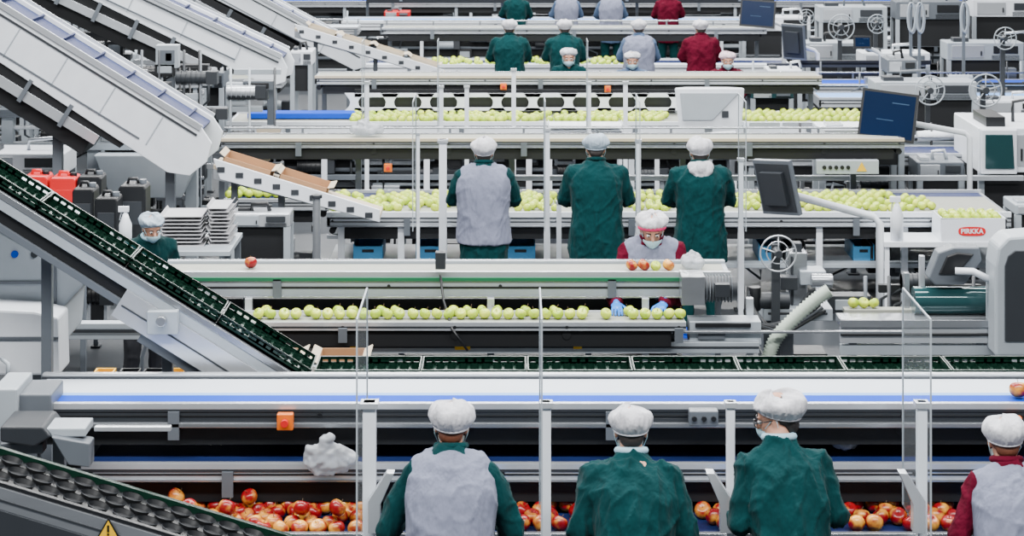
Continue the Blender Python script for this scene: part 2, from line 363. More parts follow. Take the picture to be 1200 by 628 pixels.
while l<L2:
    for j in range(3):
        c=p1+du*(l+(.062 if j%2 else 0))+Vector((0,9.835+j*.122,0)); q.tube([c-dn*.006,c+dn*.018],.05,'black',18,[.044,.055],False); q.tube([c+dn*.017,c+dn*.020],.05,'dgrey',18,[.055,.053],False)
    l+=.124
part(q,'cupped_belt',d,0,'black belt with round fruit cups')
yw=9.715; cx,cz=X(127,yw),Z(620,yw)
part(MB().prism([(cx-.055,cz-.04),(cx+.055,cz-.04),(cx,cz+.055)],yw-.003,yw+.003,'black').prism([(cx-.043,cz-.034),(cx+.043,cz-.034),(cx,cz+.042)],yw-.005,yw-.002,'yellow').box(cx-.005,cx+.005,yw-.007,yw-.004,cz-.012,cz+.02,'black').box(cx-.005,cx+.005,yw-.007,yw-.004,cz-.027,cz-.018,'black'),'warning_triangle',I2,0,'yellow warning triangle sticker')
for u in (20,330): leg(I2,X(u,10.12),10.165,0,Z(545+u*.3+40,10.1)-.05,.03,'grey')
# ---- Line B
B=thing('apple_conveyor_line','stacked silver apple conveyor with green edge stripe and motor','conveyor',(0,14.8,0))
xb0,xb1=X(186,14.6),X(856,14.6)
deck(B,xb0,xb1,14.6,15.0,1.35,.165,'lgrey',[(14.64,14.96,'bgrey')],lip=.02,slabu=False)
part(MB().box(xb0,xb1,14.58,14.6,1.305,1.332,'green'),'edge_stripe',B,.002,'green edge stripe'); part(MB().box(xb0,xb1,15.0,15.02,1.36,1.375,'steel'),'guide_rail',B)
pts=[(xb0+.02,14.6)]+[(xb0-.18*math.sin(a*math.pi/8),14.8-.2*math.cos(a*math.pi/8)) for a in range(9)]+[(xb0+.02,15.0)]
part(MB().prismz(pts,1.25,1.35,'lgrey'),'rounded_end',B,.01)
zl=Z(379,14.2)
deck(B,X(262,14.2),X(804,14.2),14.2,14.56,zl,.05,'silver',[(14.23,14.53,'bgrey')],lip=.010)
parts(MB().pb(262,1060,388,391,14.3,.03,'steel').pb(262,890,401,414,14.3,.06,'lgrey').pb(60,305,379,398,14.5,.1,'lgrey').pb(808,892,377,404,14.35,.2,'lgrey').pb(260,800,416,426,14.7,.3,'shadowmetal').pb(262,800,350,372,15.06,.03,'shadowmetal'),'frame_rail',B)  # the two near-black bars are added shadow panels filling gaps, not rails
parts(MB().pb(815,880,379,384,14.33,.02,'black').pb(818,850,388,398,14.33,.02,'grey').pb(70,300,386,390,14.47,.02,'dgrey').pb(262,890,406,408,14.29,.01,'dgrey'),'slot_strip',B,.001)
parts(MB().pb(533,551,403,410,14.28,.02,'yellow').pb(672,682,403,409,14.28,.02,'yellow').pb(410,418,403,409,14.28,.02,'yellow'),'yellow_marker',B,.001,'small yellow marker plate')
for u in (290,575,757,880): leg(B,X(u,14.5),14.575,0,1.19,.05,'silver')
for u in (300,470,575,690,790): leg(B,X(u,14.3),14.38,0,zl-.05,.045,'grey')
for u in (100,290,575,840): leg(B,X(u,15.1),15.03,0,1.18,.04,'grey')
q=MB(); y=14.5; x0,x1=X(797,y),X(862,y); zc2=Z(336,y)
q.cyl((X(822,y),y-.05,zc2),(x1,y-.05,zc2),.085,'dgrey',20)
for k in range(9): xx=X(826,y)+k*.022; q.cyl((xx,y-.05,zc2),(xx+.006,y-.05,zc2),.098,'grey',20)
q.box(x0,X(824,y),y-.14,y+.1,zc2-.1,zc2+.1,'steel'); q.box(X(835,y),X(852,y),y-.2,y-.12,zc2-.03,zc2+.06,'dgrey'); part(q,'drive_motor',B,.006,'dark grey finned electric drive motor')
zz=Z(322,14.55); part(MB().tube([(X(516,14.55),14.55,zz),(X(520,14.55),14.5,Z(350,14.55)),(X(530,14.2),14.18,Z(385,14.2)),(X(548,14.2),14.18,Z(410,14.2))],.009,'black',8),'cable',B,0); part(MB().box(X(510,14.5),X(522,14.5),14.5,14.58,Z(316,14.5),Z(296,14.5),'dgrey'),'sensor',B)
clutter(B,X(100,15),X(640,15),15.2,.1,.85,24); clutter(B,X(640,15),X(860,15),14.75,.1,.7,10)
# ---- Line C
C=thing('grading_table_line','long white steel grading table with green apples and beam','table',(0,19.8,0))
xc0,xc1=X(383,19.3),X(1185,19.3)
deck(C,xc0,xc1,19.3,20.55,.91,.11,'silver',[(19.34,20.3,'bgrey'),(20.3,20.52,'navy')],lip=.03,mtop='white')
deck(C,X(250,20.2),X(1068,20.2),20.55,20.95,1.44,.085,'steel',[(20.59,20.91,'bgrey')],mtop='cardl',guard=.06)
parts(MB().pb(383,1100,275,280,19.35,.05,'silver').pb(600,1200,206,212,21.2,.05,'silver'),'frame_rail',C)
part(MB().box(xc0,xc1,19.36,20.3,.40,.44,'lgrey'),'lower_shelf',C)
for u in (400,470,560,641,747,868,960,1060,1170): leg(C,X(u,19.35),19.36,0,.85,.06,'white')
for u in (260,420,600,800,1000): leg(C,X(u,20.95),20.97,0,1.38,.06,'grey')
for u,m in ((432,'bluecrate'),(505,'bluecrate'),(610,'bluecrate'),(775,'black'),(900,'bluecrate'),(930,'black'),(1010,'bluecrate'),(1030,'black')):
    openbin(X(u,19.6),19.5,.44,.10 if u in (900,930,1010,1030) else .14,.5,.16,m,'storage_crate','%s plastic storage crate on shelf under table'%('light blue' if m=='bluecrate' else 'black'),'crate','plastic crates under the grading table')
estop(C,455,196,20.54,.08)
p=part(MB().pb(957,1030,188,204,20.45,.1,'lgrey'),'control_panel',C,.006)
for k in range(5): x=X(966+k*7,20.44); part(MB().cyl((x,20.45,Z(196,20.45)),(x,20.43,Z(196,20.45)),.02,'black',10),'button',p,0)
cx,cz=X(1010,20.44),Z(196,20.44)
part(MB().prism([(cx-.05,cz-.04),(cx+.05,cz-.04),(cx,cz+.05)],20.44,20.45,'yellow'),'warning_triangle',p,0)
clutter(C,xc0,xc1,20.6,.12,.75,46)
for u,vt,w_,sc in ((519,163,.07,0),(641,150,.05,1),(655,235,.045,0),(748,163,.045,1),(868,185,.045,1),(490,155,.03,1)):
    frame_post(u,18.95,vt,w_,'white steel divider post with clear sheet at grading table' if sc else 'white steel divider post at the grading table',0,(18.3,18.9,.95,2.1) if sc else None)
# ---- Line D
D=thing('grading_table_line','white steel apple table with oval slotted guard and beam','table',(0,25.3,0))
deck(D,X(265,24.9),X(1020,24.9),24.9,25.9,.99,.26,'white',[(24.95,25.85,'bgrey')],lip=.03,mtop='white',gapdark=.5)
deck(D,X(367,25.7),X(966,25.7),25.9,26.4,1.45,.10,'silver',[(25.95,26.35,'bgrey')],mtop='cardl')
q=MB(); Yg=25.75; z0,z1=1.04,1.26; xg0,xg1=X(415,Yg),X(792,Yg); n=9; wd=(xg1-xg0)/n
q.box(xg0,xg1,Yg,Yg+.03,z1-.05,z1,'white'); q.box(xg0,xg1,Yg,Yg+.03,z0,z0+.04,'white')
for i in range(n+1):
    x=xg0+wd*i
    q.prism([(x-.12,z0),(x-.06,z0+.06),(x-.05,(z0+z1)/2),(x-.06,z1-.08),(x-.12,z1),(x+.12,z1),(x+.06,z1-.08),(x+.05,(z0+z1)/2),(x+.06,z0+.06),(x+.12,z0)],Yg,Yg+.03,'white')
part(q,'slotted_guard',D,.003)
part(MB().box(xg0,xg1,Yg+.1,Yg+.13,1.0,1.3,'black'),'backing_panel',D,.003)
parts(MB().pb(265,1020,178,186,24.95,.05,'lgrey').pb(265,1020,205,211,24.95,.05,'grey').pb(290,415,133,139,25.3,.3,'bblue'),'frame_rail',D)
for u in (275,380,500,620,740,860,1000): leg(D,X(u,24.95),24.98,0,.75,.07,'white')
for u in (380,520,660,800,950): leg(D,X(u,26.4),26.42,0,1.38,.06,'grey')
estop(D,590,101,25.88,.08); estop(D,712,104,25.88,.08)
clutter(D,X(300,26),X(1000,26),26.5,.1,.7,18); clutter(D,X(270,25),X(1000,25),25.05,.1,.6,40)
for u,vt,sc in ((602,80,0),(547,100,0),(517,100,1),(733,95,0),(690,95,1),(430,95,1)): frame_post(u,24.2,vt,.05,'white steel divider post by the slotted guard table',0,(23.8,24.15,1.0,2.1) if sc else None)
def farline(Y,u0,u1,top='navy',n=14,beam=True,lab='long white steel sorting table with overhead beam'):
    r=thing('grading_table_line',lab,'table',(0,Y,0)); x0,x1=X(u0,Y),X(u1,Y)
    deck(r,x0,x1,Y,Y+.9,.95,.15,'white',[(Y+.04,Y+.5,'bwhite'),(Y+.5,Y+.86,top)],lip=.03,mtop='white',gapdark=.55)
    if beam: deck(r,x0+.3,x1-.3,Y+.95,Y+1.4,1.45,.09,'silver',[(Y+1.0,Y+1.35,'bgrey')],mtop='silver',guard=.08)
    k=int((x1-x0)/1.4)
    for i in range(k+1):
        xx=x0+.1+(x1-x0-.2)*i/k; leg(r,xx,Y+.05,0,.82,.06,'white')
        if beam and i%2==0: leg(r,x0+.4+(x1-x0-.8)*i/k,Y+1.43,0,1.38,.06,'grey')
    clutter(r,x0,x1,Y+1.5,.1,.7,n); clutter(r,x0,x1,Y+.10,.1,.7,n); return r
E=farline(31.6,420,930,'navy',26); Fl=farline(39.2,400,940,'bpale',22); G=farline(46,250,1150,'bblue',22)
# ---------------- apples ------------------
def apple_mesh(mt,name,r):
    q=MB(); n,k=18,12; vs=[];fs=[]; f=r/.037
    for j in range(k+1):
        t=math.pi*j/k; rad=r*math.sin(t)*(1+.04*math.cos(t)); z=r*.94*math.cos(t)
        dd=math.exp(-(math.sin(t)/.42)**2); z-= f*(.013 if math.cos(t)>0 else -.007)*dd
        for i in range(n):
            a=2*math.pi*i/n; vs.append((rad*math.cos(a),rad*math.sin(a),z))
    for j in range(k):
        for i in range(n): fs.append((j*n+i,(j+1)*n+i,(j+1)*n+(i+1)%n,j*n+(i+1)%n))
    q.add(vs,fs,mt,True); return q.mesh(name)
RA=apple_mesh('redapple','red_apple',.047); GA=apple_mesh('grnapple','green_apple',.041)
SM=MB().tube([(0,0,.025),(.001,0,.040),(.005,0,.052)],.0016,'stem',6).mesh('stem')
def apple(x,y,z,red,label,group,stem=True,tilt=.7,s=None):
    s=s or random.uniform(.92,1.0); o=mkobj(RA if red else GA,'apple'); o.location=(x,y,z+(.045 if red else .039)*s)
    o.rotation_euler=(random.uniform(-tilt,tilt),random.uniform(-tilt,tilt),random.uniform(0,6.28)); o.scale=(s,s,s)
    tag(o,label,'apple',group)
    if stem: mkobj(SM,'stem',o)
def patch(x0,x1,y0,y1,z,red,label,group,prob=1,dx=.082,dy=.08,stem=True,s=None):
    j=0; y=y0
    while y<y1:
        x=x0+(.5*dx if j%2 else 0)
        while x<x1:
            if random.random()<prob: apple(x+random.uniform(-.003,.003),y+random.uniform(-.002,.002),z,red,label,group,stem,.7,s)
            x+=dx
        y+=dy; j+=1
lr='red and yellow blushed apple lying on the navy belt'; gr='red apples on the sorting belt'
patch(X(115,11.1),X(432,10.9),10.52,11.32,.87,True,lr,gr,.90,.096,.088)
for a,b_ in ((612,685),(822,870),(992,1112)): patch(X(a,10.9),X(b_,10.9),10.60,11.15,.87,True,lr,gr,.85,.096,.10)
patch(X(190,10.9),X(420,10.9),10.60,11.25,.950,True,lr,gr,.6,.192,.176)
apple(X(294,14.8),14.8,1.35,True,'single red apple riding on the upper belt','red apples on the upper belts')
apple(X(1188,11.1),11.0,1.45,True,'single red and yellow apple on the white belt','red apples on the upper belts',s=1.05)
lg='pale green apple in the row on the lower conveyor'; gg='green apples on the conveyor'
yl=14.33
for u in (303,317,333,347,370,384,398,412,426,440,454,468,484,498,512,526,540,554,568,582,596,610,626,640,654,668,682,696,710,742,756,770,784,797):
    if random.random()<.93: apple(X(u,yl),yl,zl,False,lg,gg,s=.98)
for u in list(range(310,700,17))+[738,790]:
    if random.random()<.6: apple(X(u,yl),yl+.092,zl,False,lg,gg,s=.98)
lg='pale green apple lying on the grading table'
for a,b_ in ((392,525),(607,655),(745,785),(870,1095)):
    patch(X(a,19.6),X(b_,19.6),19.46,19.60,.91,False,lg,'green apples on the grading table',.85,.088,.12,False,1.05)
def apple_stuff(x0,x1,y0,y1,z,prob,label,dx=.092,dy=.11,r=.042):
    q=MB(); y=y0;j=0
    while y<y1:
        x=x0+(.045 if j%2 else 0)
        while x<x1:
            if random.random()<prob: q.ell((x+random.uniform(-.006,.006),y+random.uniform(-.01,.01),z+r*.96),(r,r,r*.95),'grnapple',10,7)
            x+=dx
        y+=dy; j+=1
    solo(q,'apple_bed',label,'apples',0,'beds of green apples','stuff')
apple_stuff(X(392,19.8),X(1085,19.8),19.72,20.27,.91,.70,'bed of pale green apples on the grading table')
apple_stuff(X(272,19.9),X(376,19.9),19.7,19.98,1.0,.9,'bed of pale green apples on the side belt')
apple_stuff(X(415,25.2),X(785,25.2),25.0,25.7,.99,.72,'bed of pale green apples beside the slotted guard',.10,.14,.046)
apple_stuff(X(872,25.2),X(1012,25.2),25.0,25.8,.99,.75,'bed of pale green apples on the open table end',.10,.14,.046)
apple_stuff(X(505,31.8),X(760,31.8),31.7,32.4,.95,.5,'scattered green apples on a white table',.11,.16,.046)
# ---------------- people ------------------
def hand_mesh(sx):
    q=MB(); q.ell((0,.045,0),(.042,.055,.018),'glove'); q.cap((0,-.06,0),(0,.02,0),.031,.027,'glove')
    for k,(x,l) in enumerate(((-.031,.060),(-.010,.072),(.011,.076),(.031,.068))):
        x*=sx; a=(x,.085,0); b_=(x*1.12,.085+l*.5,-.010); c=(x*1.15,.085+l*.85,-.034); q.cap(a,b_,.0095,.009,'glove',8); q.cap(b_,c,.009,.0078,'glove',8)
    a=(.030*sx,.02,-.004); b_=(.062*sx,.052,-.014); c=(.068*sx,.083,-.026); q.cap(a,b_,.013,.0105,'glove',8); q.cap(b_,c,.0105,.009,'glove',8)
    return remesh(q,.0045,'glove',1)
HR=hand_mesh(-1); HL=hand_mesh(1)
def person(u,Y,label,face=0,h=1.75,bulk=1.,lean=.25,coat='coat',vest=None,hair='hairdark',cap='cap',nod=.3,turn=0,roll=0,arms=None,collar=None,mask=True,glasses=False,vox=.014,hood=False,trouser='trouser',band=None,x=None,hunch=.0,fa=1.,capz=0.,hd=.060):
    X0=X(u,Y) if x is None else x
    root=thing('person',label,'person',(X0,Y,0),'factory workers'); root.rotation_euler=(0,0,face)
    k=h/1.75; S=Vector((0,math.sin(lean),math.cos(lean))); P=Vector((0,0,.93*k))
    def sp(l): return P+S*(l*k)+Vector((0,hunch*(max(l,0)/.56)**3*.06,0))
    up=S
    def secs(fw,o=0):
        L=[(Vector((0,-.01,.66*k)),.205,.165,(0,0,1)),(Vector((0,-.005,.82*k)),.204,.165,(0,0,1)),(P,.196,.155,(0,lean*.3,1))]
        out=[(c,w*bulk*k*fw+o,d*bulk*k*fw+o,u_) for c,w,d,u_ in L]
        for l,w,d in ((.14,.186,.148),(.26,.194,.154),(.36,.202,.152),(.43,.194,.136),(.485,.158,.112),(.53,.108,.090),(.575,.074,.070)):
            out.append((sp(l)-Vector((0,.012,0)),w*bulk*k*fw+o,d*bulk*k*fw+o,up))
        return out
    nb=sp(.54); hc=sp(.60)+Vector((0,.02+.05*nod,hd))*k
    sh=[sp(.445)+Vector((sx*.172*bulk*k,0,0)) for sx in (-1,1)]
    if arms is None: arms=[((-.275,.13,1.16),(-.14,.46,1.08)),((.275,.13,1.16),(.14,.46,1.08))]
    arms=[(Vector(a)*k,Vector(b_)*k) for a,b_ in arms]
    q=MB(); s_=secs(.84); q.loft(s_[2:-1],'skin'); q.cap(nb-Vector((0,0,.04)),hc-Vector((0,.02,.03)),.060*k,.056*k,'skin')
    for i,(e,wr) in enumerate(arms):
        q.cap(sh[i],e,.050*k,.043*k,'skin'); q.cap(e,wr,.042*k,.028*k,'skin'); 
    for sx in (-1,1):
        q.cap((sx*.09*k,0,.9*k),(sx*.11*k,.03,.49*k),.085*k,.058*k,'skin'); q.cap((sx*.11*k,.03,.49*k),(sx*.12*k,0,.09*k),.055*k,.038*k,'skin'); q.cap((sx*.12*k,-.01,.06),(sx*.13*k,.14,.045),.035,.03,'skin')
    R=Matrix.Rotation(turn,3,'Z')@Matrix.Rotation(-nod,3,'X')@Matrix.Rotation(roll,3,'Y')
    def hp(p): return hc+R@(Vector(p)*k)
    q.ell(hp((0,-.012,.026)),(.076*k,.095*k,.09*k),'skin',18,12,R); q.ell(hp((0,.024,-.042)),(.058*k,.064*k,.074*k),'skin',18,12,R)
    q.ell(hp((0,.062,-.088)),(.026*k,.022*k,.022*k),'skin',12,8,R)
    q.cap(hp((0,.078,.004)),hp((0,.103,-.030)),.010*k,.015*k,'skin',10)
    for sx in (-1,1):
        q.ell(hp((sx*.077,-.005,-.012)),(.012*k,.02*k,.032*k),'skin',10,8,R); q.ell(hp((sx*.030,.076,.018)),(.024*k,.012*k,.008*k),'skin',10,6,R)
    body=mkobj(remesh(q,vox*.75 if vox<.02 else vox*.8,'body',2),'body',root,0,'bare skin head and body')
    for sx in (-1,1):
        e=MB().ell(hp((sx*.031,.079,-.002)),(.0135*k,.012*k,.010*k),'eyew',12,8,R).ell(hp((sx*.031,.089,-.003)),(.0065*k,.004*k,.0065*k),'iris',10,6,R); mkobj(e.mesh('eye'),'eye',body)
        e=MB().cap(hp((sx*.016,.091,.019)),hp((sx*.048,.080,.021)),.004*k,.003*k,hair,6); mkobj(e.mesh('eyebrow'),'eyebrow',body)
    q=MB().ell(hp((0,-.028,.018)),(.082*k,.090*k,.090*k),hair,18,12,R); q.ell(hp((0,-.060,-.048)),(.064*k,.042*k,.052*k),hair,14,10,R)
    mkobj(remesh(q,.012,'hair',1),'hair',root)
    # thin bouffant hair net: rim low at the nape, high on the brow, gathered pleats
    vs=[];fs=[];n=96;K=18; sd=random.uniform(0,90)
    for j in range(K+1):
        t=j/K
        for i in range(n):
            a=2*math.pi*i/n
            if t<.30: r=.086+.029*math.sin(t/.30*math.pi/2)
            else: r=.115*max(0,math.cos((t-.30)/.70*math.pi/2))**.78
            z0=.002+.046*math.sin(a)+capz
            z=z0*(1-t)+ .026*t + .092*math.sin(t*math.pi/2)**1.2
            r*=1+(.030*math.sin(24*a+sd+2*noise.noise(Vector((a,t*2,sd))))*max(0,1-1.1*t)+.10*noise.noise(Vector((math.cos(a)*2.4+sd,math.sin(a)*2.4,t*2.4)))*math.sin(math.pi*min(1,t*1.1+.05)))
            z+=.030*noise.noise(Vector((math.cos(a)*1.8+sd,math.sin(a)*1.8+5,t*2)))*math.sin(t*math.pi*.6)
            vs.append(hp((r*math.cos(a),r*1.10*math.sin(a)-.018-.026*math.sin(t*math.pi),z)))
    for j in range(K):
        for i in range(n): fs.append((j*n+i,j*n+(i+1)%n,(j+1)*n+(i+1)%n,(j+1)*n+i))
    c=mkobj(MB().add(vs,fs,cap,True).mesh('hair_net_cap'),'hair_net_cap',root)
    ring=[hp((.088*math.cos(a),.095*math.sin(a)-.018,.002+.046*math.sin(a)+capz)) for a in [2*math.pi*i/24 for i in range(25)]]
    mkobj(MB().tube(ring,.005*k if not band else .016*k,band or cap,8,None,False).mesh('elastic_band'),'elastic_band',c)
    if mask:
        vs=[];fs=[]
        for j in range(8):
            for i in range(13):
                a=(i-6)/6*1.1; t=j/7; zz=-.024-.086*t; rr=.074*(1-.28*t*t); bul=.036*math.cos(a)**2*math.sin(math.pi*(.25+.6*t))
                vs.append(hp((rr*math.sin(a)*1.02,.026+rr*math.cos(a)*.95+bul*.62,zz+.018*(abs(a)/1.1)*(2*t-1))))
        for j in range(7):
            for i in range(12): fs.append((j*13+i,j*13+i+1,(j+1)*13+i+1,(j+1)*13+i))
        mm=mkobj(MB().add(vs,fs,'mask',True).mesh('face_mask'),'face_mask',root)
        for sx in (-1,1):
            q=MB().tube([hp((sx*.066,.055,-.03)),hp((sx*.080,.01,.004)),hp((sx*.086,-.018,-.002)),hp((sx*.082,-.012,-.04)),hp((sx*.062,.045,-.085))],.002,'mask',6)
            mkobj(q.mesh('ear_loop'),'ear_loop',mm)
    else: mkobj(MB().ell(hp((0,.086,-.058)),(.024*k,.007*k,.008*k),'pink',12,6,R).mesh('mouth'),'mouth',body)
    if glasses:
        q=MB()
        for sx in (-1,1):
            q.tube([hp((sx*.034+.024*math.cos(a),.102,-.002+.018*math.sin(a))) for a in [2*math.pi*i/14 for i in range(15)]],.0026,'black',6); q.tube([hp((sx*.058,.098,.004)),hp((sx*.084,.0,.004))],.0026,'black',6)
        q.tube([hp((-.01,.105,0)),hp((.01,.105,0))],.002,'black',6); mkobj(q.mesh('glasses'),'glasses',root)
    def fold(c): 
        p=Vector((c.x*7+sd,c.y*4,c.z*2.4+abs(c.x)*4)); r_=max(0,1-abs(noise.noise(p))*2.6)
        p2=Vector((c.x*5+3*c.z+sd,c.y*5,c.z*7-c.x*6)); r2=max(0,1-abs(noise.noise(p2))*3)
        p3=Vector((c.x*13+sd,c.y*9,c.z*5+c.x*5)); r3=max(0,1-abs(noise.noise(p3))*3)
        return fa*(.012*noise.noise(p*.7)+.016*(r_**3-.3)+.010*(r2**3-.2)+.006*(r3**2-.3)+.003*noise.noise(p*4))
    def wrv(c): return fold(c)*.65+.002
    q=MB(); q.loft(secs(1.0),coat)
    for i,(e,wq) in enumerate(arms):
        sx=-1 if i==0 else 1
        q.cap(sp(.49)+Vector((sx*.06*k,-.012,0)),sh[i],.062*k*bulk,.080*k*bulk,coat); q.cap(sh[i],e,.076*k*bulk,.060*k*bulk,coat); q.cap(e,wq,.058*k*bulk,.044*k,coat)
    q.cap(sp(.36)-Vector((0,.03,0)),sp(.47)-Vector((0,.02,0)),.115*k*bulk,.094*k*bulk,coat)
    ct=mkobj(remesh(q,vox,'coat',2,fold),'coat',root)
    cc=sp(.57)+Vector((0,.004,.004)); cr=.070*k; pts=[]
    for i in range(25):
        a=2*math.pi*i/24; pts.append(cc+Vector((cr*math.cos(a),cr*math.sin(a),.016*math.sin(-a))))
    mkobj(MB().tube(pts,.019*k,collar or coat,8,None,False).mesh('collar'),'collar',ct)
    if vest:
        q=MB(); s_=secs(1.045,.018); q.loft(s_[1:-1],vest)
        for sx in (-1,1): q.cap(sp(.505)+Vector((sx*.055*k,-.012,0)),sp(.462)+Vector((sx*.128*k*bulk,-.006,0)),.072*k*bulk,.090*k*bulk,vest)
        q.cap(sp(.36)-Vector((0,.035,0)),sp(.46)-Vector((0,.025,0)),.135*k*bulk,.116*k*bulk,vest)
        mkobj(remesh(q,vox,'vest',2,wrv),'vest',root)
    if hood:
        q=MB(); c0=sp(.50)-Vector((0,.12,-.02))*k
        q.cap(c0+Vector((-.07,.02,.03)),c0+Vector((.07,.02,.03)),.045,.045,'cap'); q.cap(c0+Vector((0,0,.02)),c0+Vector((0,-.01,-.10)),.060,.02,'cap'); q.cap(c0+Vector((-.06,.0,.0)),c0+Vector((0,-.01,-.09)),.045,.02,'cap'); q.cap(c0+Vector((.06,0,0)),c0+Vector((0,-.01,-.09)),.045,.02,'cap')
        mkobj(remesh(q,.01,'hood',2,wrv),'hood',ct,0,'cream fabric hood hanging down')
    q=MB()
    for sx in (-1,1):
        q.cap((sx*.09*k,0,.88*k),(sx*.11*k,.03,.49*k),.105*k,.08*k,trouser); q.cap((sx*.11*k,.03,.49*k),(sx*.12*k,0,.13),.08*k,.062*k,trouser)
    mkobj(remesh(q,vox,'trousers',3,wrv),'trousers',root)
    for sx in (-1,1):
        q=MB().cap((sx*.12*k,-.03,.05),(sx*.13*k,.14,.042),.046,.04,'bblue').box(sx*.12*k-.04,sx*.12*k+.04,-.07,.17,0,.02,'bblue'); mkobj(q.mesh('shoe'),'shoe',root,0,'blue shoe cover')
    for i,(e,wq) in enumerate(arms):
        g=mkobj(HL if i==0 else HR,'glove',root); d=(wq-e).normalized(); tgt=Vector((d.x*.6,d.y,d.z-.25)).normalized()
        xx=tgt.cross(Vector((0,0,1))).normalized(); zz=xx.cross(tgt); mt=Matrix((xx,tgt,zz)).transposed().to_4x4(); mt.translation=wq+d*.02; g.matrix_local=mt
    return root
far=lambda a,b,z: [((-a,.10,z),(-b,.46,1.07)),((a,.10,z),(b,.46,1.07))]
person(527,9.85,'person in grey vest over green coat, sorting apples',h=1.735,lean=.30,vest='vest',hair='hairbrown',nod=.36,arms=far(.315,.22,1.10),vox=.0105,bulk=1.0,roll=.04,hunch=1)
person(744,9.85,'broad person in green coat bending over the belt',h=1.70,lean=.36,bulk=1.08,nod=.42,collar='collar',arms=far(.27,.18,1.12),vox=.0105,hunch=1.5,fa=1.2)
person(930,9.85,'person in green coat with glasses, looking aside',face=.12,h=1.785,lean=.36,bulk=.97,nod=.30,turn=1.15,collar='collar',glasses=True,arms=far(.235,.16,1.12),vox=.0105,hunch=1.2,roll=-.06,capz=.008,fa=1.1)
person(1194,9.85,'person in grey vest over maroon sleeves, head bowed',h=1.66,lean=.34,coat='maroon',vest='vest',nod=.38,arms=far(.28,.18,1.12),vox=.0105,bulk=.97,hair='hairbrown',hunch=1)
person(567,18.35,'person in grey vest over green coat at grading table',h=1.81,lean=.10,vest='vest',nod=.2,bulk=1.04)
person(699,18.35,'person in long green coat, head lowered over grading table',h=1.83,lean=.14,nod=.42,bulk=1.14,hunch=.5,cap='capblue')
person(821,18.35,'person in green coat with cream hood hanging behind',h=1.81,lean=.12,nod=.25,bulk=1.12,hood=True)
person(762,15.27,'person in pink banded hair net leaning to pick apples',face=math.pi,h=1.80,lean=.26,coat='maroon',vest='vest',cap='cap',band='pink',nod=.42,arms=[((-.23,.28,1.07),(-.05,.68,1.12)),((.27,.28,1.07),(.28,.68,1.12))],vox=.012,capz=.004,hd=.03)
person(168,16.4,'person in mask and dark green coat looking down',face=math.pi+.5,h=1.55,lean=.34,bulk=1.1,coat='coatd',nod=.36,hair='hairdark',trouser='dtrouser',collar='collar',cap='capblue',vox=.013,capz=.004)
for u,c,v,l,bk in ((597,'coat',None,'person in green coat standing at a white table',1.15),(662,'coat',None,'person in green coat turned to the white table',1.12),(749,'bluegrey','vest','person in grey vest over blue sleeves at table',1.05),(822,'maroon',None,'person in maroon coat reaching over the table',1.1)):
    person(u,30.5,l,h=1.80,lean=.15,coat=c,vest=v,nod=.35,bulk=bk,vox=.022)
for u,c,cp,l in ((666,'coat','cap','masked person in green coat facing the slotted guard table'),(740,'bluegrey','cap','masked person in blue coat bending over the table'),(851,'maroon','cappink','person in pink hair net bending low over the table')):
    person(u,27.4,l,face=math.pi,h=1.74 if u<700 else 1.69,lean=.28,coat=c,cap=cp,nod=.15,vox=.018,trouser='dtrouser',capz=.010)
for u,c,v in ((605,'coat',None),(664,'bluegrey','vest'),(716,'bluegrey','vest'),(783,'maroon',None)):
    person(u,38.2,'person in %s standing at a pale blue belt table'%('green coat' if c=='coat' else 'maroon coat' if c=='maroon' else 'grey vest'),h=1.75,lean=.1,coat=c,vest=v,vox=.026)
